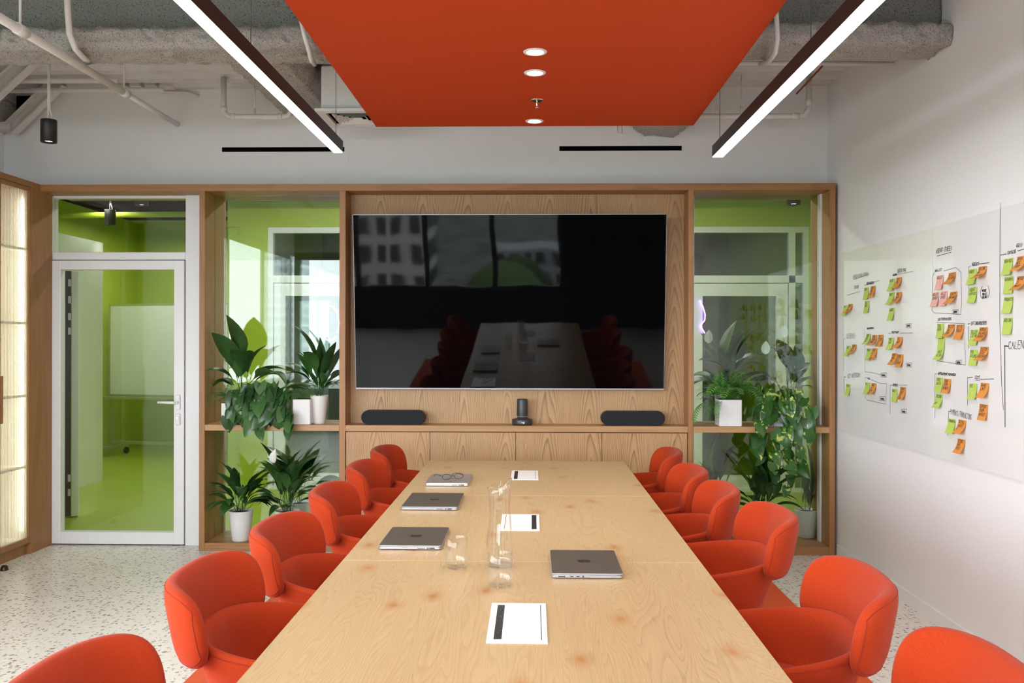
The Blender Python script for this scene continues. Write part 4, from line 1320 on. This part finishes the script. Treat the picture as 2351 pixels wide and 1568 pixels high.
# ------------------------------------------------------------------ services under the ceiling
PP = M['pipe_paint']
def pipe(name, pts, r, lab, cat='pipe', n=12, mat=None, parent=None):
    o = B().tube(pts, r, n).build(name, mat or PP, parent)
    if lab: tag(o, lab, cat)
    return o
def arc(p, q, r, k=6):
    return p
pipe('conduit', [W(-60, 138, Y=5.2), W(2052, 146, Y=5.2)], .013, 'long straight white conduit just behind the sprayed beam')
t = thing('sprinkler_pipe', 'thick white sprinkler pipe sloping down to the wall beside the black spot lamp', 'pipe')
a, b_ = W(-60, 5, Y=3.6), W(408, 286, Y=6.43)
d_ = b_ - a
f = lambda k: a + d_ * k
B().tube([f(0), f(.62)], .021, 14).build('pipe_section', PP, t)
B().tube([f(.62), f(1)], .017, 14).build('pipe_section', PP, t)
for k in (.13, .60):
    B().tube([f(k), f(k + .03)], .027, 14).build('coupling', PP, t)
    B().tube([f(k + .012), (f(k + .012).x, f(k + .012).y, ZC + .05)], .006, 8).build('hanger', PP, t)
t = thing('drain_pipe', 'white U-shaped pipe hanging from the ceiling beside the linear light and flush vent', 'pipe')
y = 6.15
p0, p1, p2, p3 = W(514, 150, Y=y), W(514, 262, Y=y), W(524, 268, Y=y), W(655, 268, Y=y)
p4 = W(668, 255, Y=y)
B().tube([(p0.x, y, ZC), p1 + Vector((0, 0, .03)), p1 + Vector((.008, 0, .008)), p2 + Vector((.01, 0, -.002)), p3 - Vector((.02, 0, 0)), p3 + Vector((.02, 0, .006)), p4, p4 + Vector((.0, 0, .25))], .019, 14).build('pipe', PP, t)
for q, e in ((p1, Vector((0, 0, .05))), (p2, Vector((.05, 0, 0))), (p3, Vector((-.05, 0, 0)))):
    B().tube([q + e * .4, q + e], .023, 14).build('collar', PP, t)
q = W(585, 266, Y=y)
B().tube([(q.x, y, q.z), (q.x, y, ZC)], .005, 8).build('hanger', PP, t)
B().tube([(q.x, y, q.z - .024), (q.x, y, q.z + .05)], .009, 8).build('clamp', PP, t)
t = thing('drain_pipe', 'white pipe with an elbow running behind the whiteboard-side linear light to the orange panel', 'pipe')
q0, q1, q2 = W(1601, 267, Y=y), W(1835, 267, Y=y), W(1857, 250, Y=y)
B().tube([q0, q1, q1 + Vector((.03, 0, .003)), q2 + Vector((-.008, 0, -.01)), q2, (q2.x, y, ZC)], .019, 14).build('pipe', PP, t)
B().tube([q1 - Vector((.05, 0, 0)), q1], .023, 14).build('collar', PP, t)
B().tube([q2 + Vector((0, 0, .02)), q2 + Vector((0, 0, .07))], .023, 14).build('collar', PP, t)
for px in (1702, 1646):
    q = W(px, 264, Y=y)
    B().tube([(q.x, y, q.z), (q.x, y, ZC)], .004, 8).build('hanger', PP, t)
    B().tube([(q.x, y, q.z), (q.x, y, q.z + .06)], .009, 8).build('clamp', PP, t)
pipe('cable_hose', [W(152, -60, Y=4.4), W(156, 30, Y=4.42), W(160, 80, Y=4.43), W(173, 112, Y=4.44), W(193, 134, Y=4.62), W(215, 143, Y=5.0)], .015, 'white hose bending down in front of the sprayed beam to the long conduit', 'hose')
pipe('cable_hose', [W(690, 40, Y=4.4), W(699, 80, Y=4.42), W(708, 110, Y=4.46), W(715, 138, Y=4.5), W(722, 148, Y=4.7)], .012, 'white hose hanging beside the orange panel on the door side', 'hose')
pipe('cable_hose', [W(1777, -20, Y=4.42), W(1783, 40, Y=4.42), W(1785, 90, Y=4.44), W(1780, 122, Y=4.5), W(1765, 142, Y=4.7), W(1745, 147, Y=4.9)], .012, 'white hose hanging beside the orange panel on the whiteboard side', 'hose')
pipe('cable_hose', [W(1412, 178, Y=6.2), W(1416, 304, Y=6.2), W(1430, 306, Y=6.2), W(1436, 178, Y=6.2)], .010, 'short looped white hose showing under the far edge of the orange panel', 'hose')
pipe('support_rod', [W(1829, 215, Y=6.2), W(1888, 152, Y=5.7)], .006, 'thin dark red rod beside the elbow pipe', 'rod', 8, M['red_rod'])
# diagonal steel braces
def channel(name, p, q, w, lab):
    p, q = Vector(p), Vector(q)
    t = thing(name, lab, 'brace')
    d = (q - p).normalized()
    sd = d.cross(Vector((0, 1, 0))).normalized()
    fw = Vector((0, 1, 0))
    def bar(o0, o1, f0, f1, nm):
        vs = [e + sd * o + fw * f_ for e in (p, q) for o in (o0, o1) for f_ in (f0, f1)]
        B().add(vs, [(0, 1, 3, 2), (4, 6, 7, 5), (0, 4, 5, 1), (2, 3, 7, 6), (0, 2, 6, 4), (1, 5, 7, 3)]).build(nm, PP, t)
    bar(-w / 2, w / 2, .0, .012, 'web')
    bar(-w / 2, -w / 2 + .012, -.05, .0, 'flange')
    bar(w / 2 - .012, w / 2, -.05, .0, 'flange')
channel('steel_brace', W(140, 188, Y=6.36), W(28, 298, Y=6.36), .10, 'diagonal white steel brace before the dark opening above the cabinet')
channel('steel_brace', W(75, 138, Y=5.9), W(-70, 270, Y=5.9), .10, 'upper diagonal white steel brace meeting the long conduit')
o = B().rbox(W(-40, 295, Y=6.38).x, W(32, 295, Y=6.38).x, 6.33, 6.43, W(0, 302, Y=6.38).z, W(0, 283, Y=6.38).z, b=.003).build('steel_angle', PP)
tag(o, 'short white steel angle at the foot of the lower diagonal brace', 'bracket')
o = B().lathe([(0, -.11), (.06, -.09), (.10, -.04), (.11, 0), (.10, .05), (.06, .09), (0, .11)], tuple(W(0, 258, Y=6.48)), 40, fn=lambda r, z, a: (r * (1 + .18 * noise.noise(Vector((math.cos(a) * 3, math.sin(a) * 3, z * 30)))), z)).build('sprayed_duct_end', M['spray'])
tag(o, 'lump of sprayed duct in the dark opening above the cabinet', 'duct')
# junction boxes and cables on the upper wall
for i, px in enumerate((284, 318, 352, 386)):
    t = thing('junction_box', 'white junction box, %s along the row of four under the steel deck' % ordn[i], 'junction box', group='junction boxes under the deck')
    a, c_ = W(px - 15, 204, Y=6.38), W(px + 15, 182, Y=6.38)
    B().rbox(a.x + .006, c_.x - .006, 6.32, YB - .001, a.z, c_.z, b=.006).build('box', PP, t)
    B().rbox(a.x + .012, c_.x - .012, 6.314, 6.3205, a.z + .006, c_.z - .006, b=.002).build('lid', PP, t)
for k, (pts, lab) in enumerate((([(150, 165), (250, 172), (270, 180)], 'straight white cable running into the junction boxes'),
        ([(250, 145), (262, 160), (300, 168), (318, 180)], 'white cable curling down onto the second junction box'), ([(352, 204), (370, 212), (430, 212), (456, 222)], 'white cable leaving the junction boxes and dying into the wall'),
        ([(50, 168), (110, 165), (180, 166), (245, 184), (272, 190)], 'long sagging white cable under the steel deck'), ([(376, 165), (380, 176), (392, 184)], 'short white cable dropping onto the last junction box'), ([(30, 172), (45, 178), (60, 190), (75, 205)], 'white cable drooping before the dark opening'))):
    pipe('ceiling_cable', [W(x, y_, Y=6.41) for x, y_ in pts], .010, lab, 'cable', 8)
for i, (z, yy) in enumerate(((3.24, 6.24), (3.255, 6.06))):
    pipe('cable_duct', [(XL, yy, z), (W(270, 175, Y=yy).x if i else -2.6, yy, z)], .018, ['white conduit tight under the deck next to the wall', 'white conduit under the deck nearer the sprayed beam'][i])
# ceiling diffuser with its plenum box
t = thing('air_diffuser', 'white square ceiling diffuser with a plenum box beside the orange panel', 'air diffuser')
x0, x1, y0, y1, zd = -1.375, -.925, 5.60, 6.05, 2.92
B().rbox(x0 + .03, x1 - .03, y0 + .04, y1 - .04, zd + .02, zd + .30, b=.01).build('plenum_box', M['white_paint'], t)
fr = B()
w_ = .055
fr.box(x0, x1, y0, y0 + w_, zd, zd + .018).box(x0, x1, y1 - w_, y1, zd, zd + .018).box(x0, x0 + w_, y0 + w_, y1 - w_, zd, zd + .018).box(x1 - w_, x1, y0 + w_, y1 - w_, zd, zd + .018)
fr.build('frame', M['white_alu'], t)
for k in range(1, 5):
    ins = .055 + k * .032
    lv = B()
    a0, a1, c0, c1 = x0 + ins, x1 - ins, y0 + ins, y1 - ins
    s = .020
    for (p, q) in (((a0, c0), (a1, c0)), ((a1, c0), (a1, c1)), ((a1, c1), (a0, c1)), ((a0, c1), (a0, c0))):
        cxm, cym = (a0 + a1) / 2, (c0 + c1) / 2
        sh = lambda P_: (P_[0] + (s if P_[0] < cxm else -s), P_[1] + (s if P_[1] < cym else -s))
        lv.add([(*p, zd + .002), (*q, zd + .002), (*sh(q), zd + .018), (*sh(p), zd + .018)], [(0, 1, 2, 3)])
    lv.build('louvre', M['white_alu'], t)
B().box(x0 + w_, x1 - w_, y0 + w_, y1 - w_, zd + .0185, zd + .0195).build('dark_throat', M['black_void'], t)
pipe('flexible_duct', [(-1.1, 5.8, 3.222), (-1.1, 5.8, 3.30)], .06, 'flexible white duct entering the plenum box over the orange panel', 'duct', 16)
# pendant spot
def spot_lamp(p, lab, r, h, rod_top, energy, group):
    t = thing('spot_lamp', lab, 'lamp', tuple(p), 0, group)
    B().lathe([(0, h), (r * .97, h), (r, h - .004), (r, 0), (r - .004, 0), (r - .006, .012), (0, .012)], n=36).build('housing', M['black_metal'], t)
    B().lathe([(0, .010), (r * .55, .010)], n=24).build('lens', M['spot_lens'], t)
    B().tube([(-.004, 0, h), (-.004, 0, rod_top)], .0045, 8).build('rod', PP, t)
    B().tube([(.022, 0, h), (.018, 0, h + .03), (.006, 0, h + .06), (.006, 0, rod_top)], .004, 8).build('cable', PP, t)
    lamp('spot_beam', 'SPOT', (0, 0, .006), energy, (1, .93, .82), size=.03, parent=t, spot=80)
sp = W(112, 327, Y=5.3)
spot_lamp(sp, 'black cylinder spot lamp hanging on white rods above the glass door', .046, .135, ZC - sp.z + .05, 8, 'black cylinder spot lamps')

# ------------------------------------------------------------------ beyond the glass: green corridor and offices
struct(B().box(-5.6, 2.8, 6.64, 12.5, -.05, 0).build('floor_corridor', M['lime_floor']))
struct(B().box(2.11, 2.8, 6.60, 6.66, 0, 3.2).box(-5.6, XL - .1, 6.60, 6.66, 0, 3.2).build('wall_corridor_front', M['lime']))
b = B().box(-5.6, 2.8, 6.60, 12.5, 3.1, 3.2)
struct(b.build('ceiling_corridor', M['lime']))
struct(B().box(-5.6, -2.9, 12.3, 12.4, 0, 3.2).build('wall_green_room_end', M['lime']))
struct(B().box(-5.6, -5.5, 6.64, 12.3, 0, 3.2).build('wall_green_room_side', M['lime']))
struct(B().box(-3.02, -2.90, 8.80, 12.3, 0, 3.2).build('wall_green_room_return', M['lime']))
struct(B().box(2.7, 2.8, 6.64, 12.5, 0, 3.2).build('wall_corridor_end', M['lime']))
b = B().box(-3.02, 2.7, 8.78, 8.90, 2.60, 3.2).box(-2.9, -2.62, 8.78, 8.90, 0, 2.6)
b.box(-1.55, .95, 8.78, 8.90, 0, 2.6)
struct(b.build('wall_corridor', M['lime']))
b = B().box(-2.9, 2.7, 12.3, 12.4, 0, 3.2)
struct(b.build('wall_office_end', M['grey_wall']))
for i, (x0, x1, z) in enumerate(((-3.0, 2.6, 3.0), (-3.0, 2.6, 2.86))):
    o = sprayed_bar([(7.6 + i * .7, z + .1), (7.62 + i * .7, z), (8.0 + i * .5, z), (8.02 + i * .5, z + .1)], x0, x1, 'x', .012, .035, 40 + i).build('corridor_beam', M['lime_spray'])
    tag(o, ['lime green sprayed beam crossing the corridor ceiling', 'lower lime green sprayed beam against the far corridor wall'][i], 'beam')
def far_glazing(name, x0, x1, door):
    w = struct(link(name, None))
    fr = B()
    y0, y1 = 8.79, 8.87
    fr.box(x0, x1, y0, y1, 2.54, 2.60).box(x0, x0 + .05, y0, y1, 0, 2.54).box(x1 - .05, x1, y0, y1, 0, 2.54).box(x0 + .05, x1 - .05, y0, y1, 2.05, 2.12).box(x0 + .05, x1 - .05, y0, y1, 0, .04)
    fr.build('window_frame', M['white_alu'], w)
    xa, xb = x0 + .05, door
    fr = B()
    fr.box(xa + .01, xa + .12, 8.80, 8.85, .04, 2.04).box(xb - .13, xb - .02, 8.80, 8.85, .04, 2.04).box(xa + .12, xb - .13, 8.80, 8.85, 1.92, 2.04).box(xa + .12, xb - .13, 8.80, 8.85, .04, .16)
    fr.build('door_frame', M['white_alu'], w)
    B().box(xb - .01, xb + .05, 8.79, 8.87, .04, 2.54).build('mullion', M['white_alu'], w)
    B().box(xa + .12, xb - .13, 8.82, 8.828, .16, 1.92).build('pane', M['glass_far'], w)
    B().box(xb + .05, x1 - .05, 8.82, 8.828, .04, 2.05).build('pane', M['glass_far'], w)
    B().box(xa, x1 - .05, 8.82, 8.828, 2.12, 2.54).build('pane', M['glass_far'], w)
far_glazing('window_6', -2.62, -1.55, -1.75)
far_glazing('window_7', 1.50, 2.7, 2.52)
struct(B().box(.95, 1.50, 8.78, 8.90, 0, 2.6).build('wall_corridor_pier', M['lime']))
# open white door leaf at the corridor side
t = thing('open_door_leaf', 'white door leaf standing open behind the glass door', 'door')
p = W(172, 1188, Z=0)
t.location = (p.x, p.y, 0); t.rotation_euler = (0, 0, math.atan2(-p.x, p.y) + R(2)); p = Vector((0, 0, 0))
B().rbox(p.x - .03, p.x + .03, p.y, p.y + .9, .01, 2.05, b=.004).build('leaf', M['white_alu'], t)
for z in (.18, .30, 1.52, 1.64, 1.78, 1.92):
    B().rbox(p.x - .055, p.x - .031, p.y - .004, p.y + .004, z, z + .06, b=.002).build('hinge', M['silver'], t)
B().box(p.x - .09, p.x - .032, p.y + .02, p.y + .05, .01, 2.05).build('side_frame', M['dark_metal'], t)
struct(B().box(-4.6, -4.52, 7.9, 9.3, 0, 2.5).build('wall_corridor_side', M['white_paint']))
# mobile whiteboard
t = thing('mobile_whiteboard', 'mobile whiteboard on castors standing in the green room', 'whiteboard')
a, c_ = W(254, 905, Y=11.3), W(254, 702, Y=11.3)
x0, z0, z1 = a.x, a.z, c_.z
t.location = (x0, 11.3, 0); t.rotation_euler = (0, 0, R(-14))
B().rbox(0, 1.7, -.012, .012, z0, z1, b=.003).build('board', M['board_glass'], t)
fr = B()
fr.box(-.02, 1.72, -.016, .016, z1, z1 + .022).box(-.02, 1.72, -.016, .016, z0 - .022, z0).box(-.02, 0, -.016, .016, z0, z1).box(1.7, 1.72, -.016, .016, z0, z1)
fr.build('frame', M['silver'], t)
B().rbox(-.10, 1.76, -.08, -.016, z0 - .06, z0 - .025, b=.004).build('pen_tray', M['silver'], t)
for x in (0.02, 1.68):
    B().box(x - .02, x + .02, -.01, .01, .13, z0 - .022).build('post', M['silver'], t)
    B().rbox(x - .025, x + .025, -.30, .30, .09, .13, b=.004).build('foot', M['silver'], t)
    for yy in (-.27, .27):
        B().tube([(x - .014, yy, .042), (x + .014, yy, .042)], .042, 16).build('castor', M['black_metal'], t)
B().rbox(0.02, 1.68, -.02, .02, .16, .20, b=.004).build('cross_bar', M['silver'], t)
for px, py, Y, lab in ((253, 517, 9.2, 'dark cylinder spot lamp in the green room, seen through the transom'), (325, 472, 7.6, 'dark cylinder spot lamp in the corridor before the transom pane'), (1822, 470, 7.2, 'dark cylinder spot lamp in the corridor over the whiteboard-side plants')):
    q = W(px, py, Y=Y)
    spot_lamp(q, lab, .055, .16, 3.1 - q.z, 4, 'black cylinder spot lamps')
for k, (y_, z_, x0) in enumerate(((8.6, 2.88, -3.1), (9.4, 2.80, -3.05))):
    pipe('green_pipe', [(-5.4, y_, z_), (x0, y_, z_ + .02)], .03, ['lime green pipe near the green room ceiling', 'second lime green pipe deeper in the green room'][k], 'pipe', 10, M['lime'])
o = B().box(-5.3, -3.3, 9.7, 11.6, 3.05, 3.09).build('ceiling_dark_slab', M['black_void'])  # flat black slab; the darkness of a gap is put into its colour
tag(o, 'black slab put in for a dark gap in the green room ceiling', 'recess')
neon('neon_sign', [*[W(x, y_, Y=8.78) for x, y_ in ((1607, 690), (1614, 705), (1619, 722), (1618, 735), (1608, 748), (1618, 765))]], 'purple neon squiggle in the corridor beside the screen')
neon('neon_sign', [W(1884, 692, Y=8.7), W(1875, 715, Y=8.7), W(1872, 735, Y=8.7), W(1876, 755, Y=8.7), W(1884, 770, Y=8.7)], 'purple neon arc in the corridor beside the white wall')

# ------------------------------------------------------------------ outside, for what the glass and the screen mirror
def building(x, y, w, d, z0, z1, nx, nz, wall, lab, win=None):
    t = thing('apartment_building', lab, 'building', (x, y, 0))
    B().box(-w / 2, w / 2, -d / 2, d / 2, z0, z1).build('wall', wall, t)
    g = B()
    for i in range(nx):
        for k in range(nz):
            cx_ = -w / 2 + w * (i + .5) / nx; cz = z0 + (z1 - z0) * (k + .5) / nz
            a, c = w / nx * .3, (z1 - z0) / nz * .3
            g.box(cx_ - a, cx_ + a, d / 2, d / 2 + .12, cz - c, cz + c)
            cy_ = -d / 2 + d * (i + .5) / nx; a2 = d / nx * .3
            g.box(w / 2, w / 2 + .12, cy_ - a2, cy_ + a2, cz - c, cz + c)
    o = g.build('window_row', win or M['dark_metal'], t)
    o['kind'] = 'stuff'
far_win = plain('far_window_glass', (.34, .37, .40), .3)
bw = plain('pale_facade', (.62, .60, .56), .8)
bt = plain('tower_facade', (.92, .93, .93), .8)
bg = plain('grey_facade', (.34, .35, .36), .8)
building(-20, -85, 18, 12, -30, -3, 10, 9, bw, 'pale apartment block mirrored in the wall screen')
building(-42, -75, 16, 14, -30, 3, 8, 11, bw, 'taller pale apartment block beyond the windows')
building(-85, -293, 13, 13, -40, 34, 7, 22, bt, 'pale tower mirrored in the glass partition', far_win)
building(8, -150, 30, 14, -30, -14, 12, 5, bg, 'long low grey building beyond the street')
tr = leaf_mat('tree_crown', (.10, .17, .05), (.03, .06, .015), gloss=.8)
rt = random.Random(5)
for i in range(12):
    x, y = -3 + 14.5 * (i % 3) + rt.uniform(-1, 1), -62 - 14 * (i // 3) + rt.uniform(-1, 1)
    r_ = rt.uniform(4.6, 5.4)
    o = thing('street_tree', 'leafy green street tree beyond the windows', 'tree', (x, y, -30), 0, 'street trees beyond the windows')
    B().lathe([(r_ * math.sin(math.pi * k / 10), 8 + r_ * 1.2 * (1 - math.cos(math.pi * k / 10))) for k in range(11)], n=20, fn=lambda r, z, a: (r * (1 + .3 * noise.noise(Vector((math.cos(a) * 2, math.sin(a) * 2, z + i)))), z)).build('crown', tr, o)
    B().tube([(0, 0, 0), (0, 0, 9)], .3, 8).build('trunk', M['vine'], o)
gr = B().box(-400, 200, -500, 40, -30.5, -30).build('ground', plain('street_ground', (.11, .12, .10), .9, noise_amt=.6, noise_scale=.15))
struct(gr)
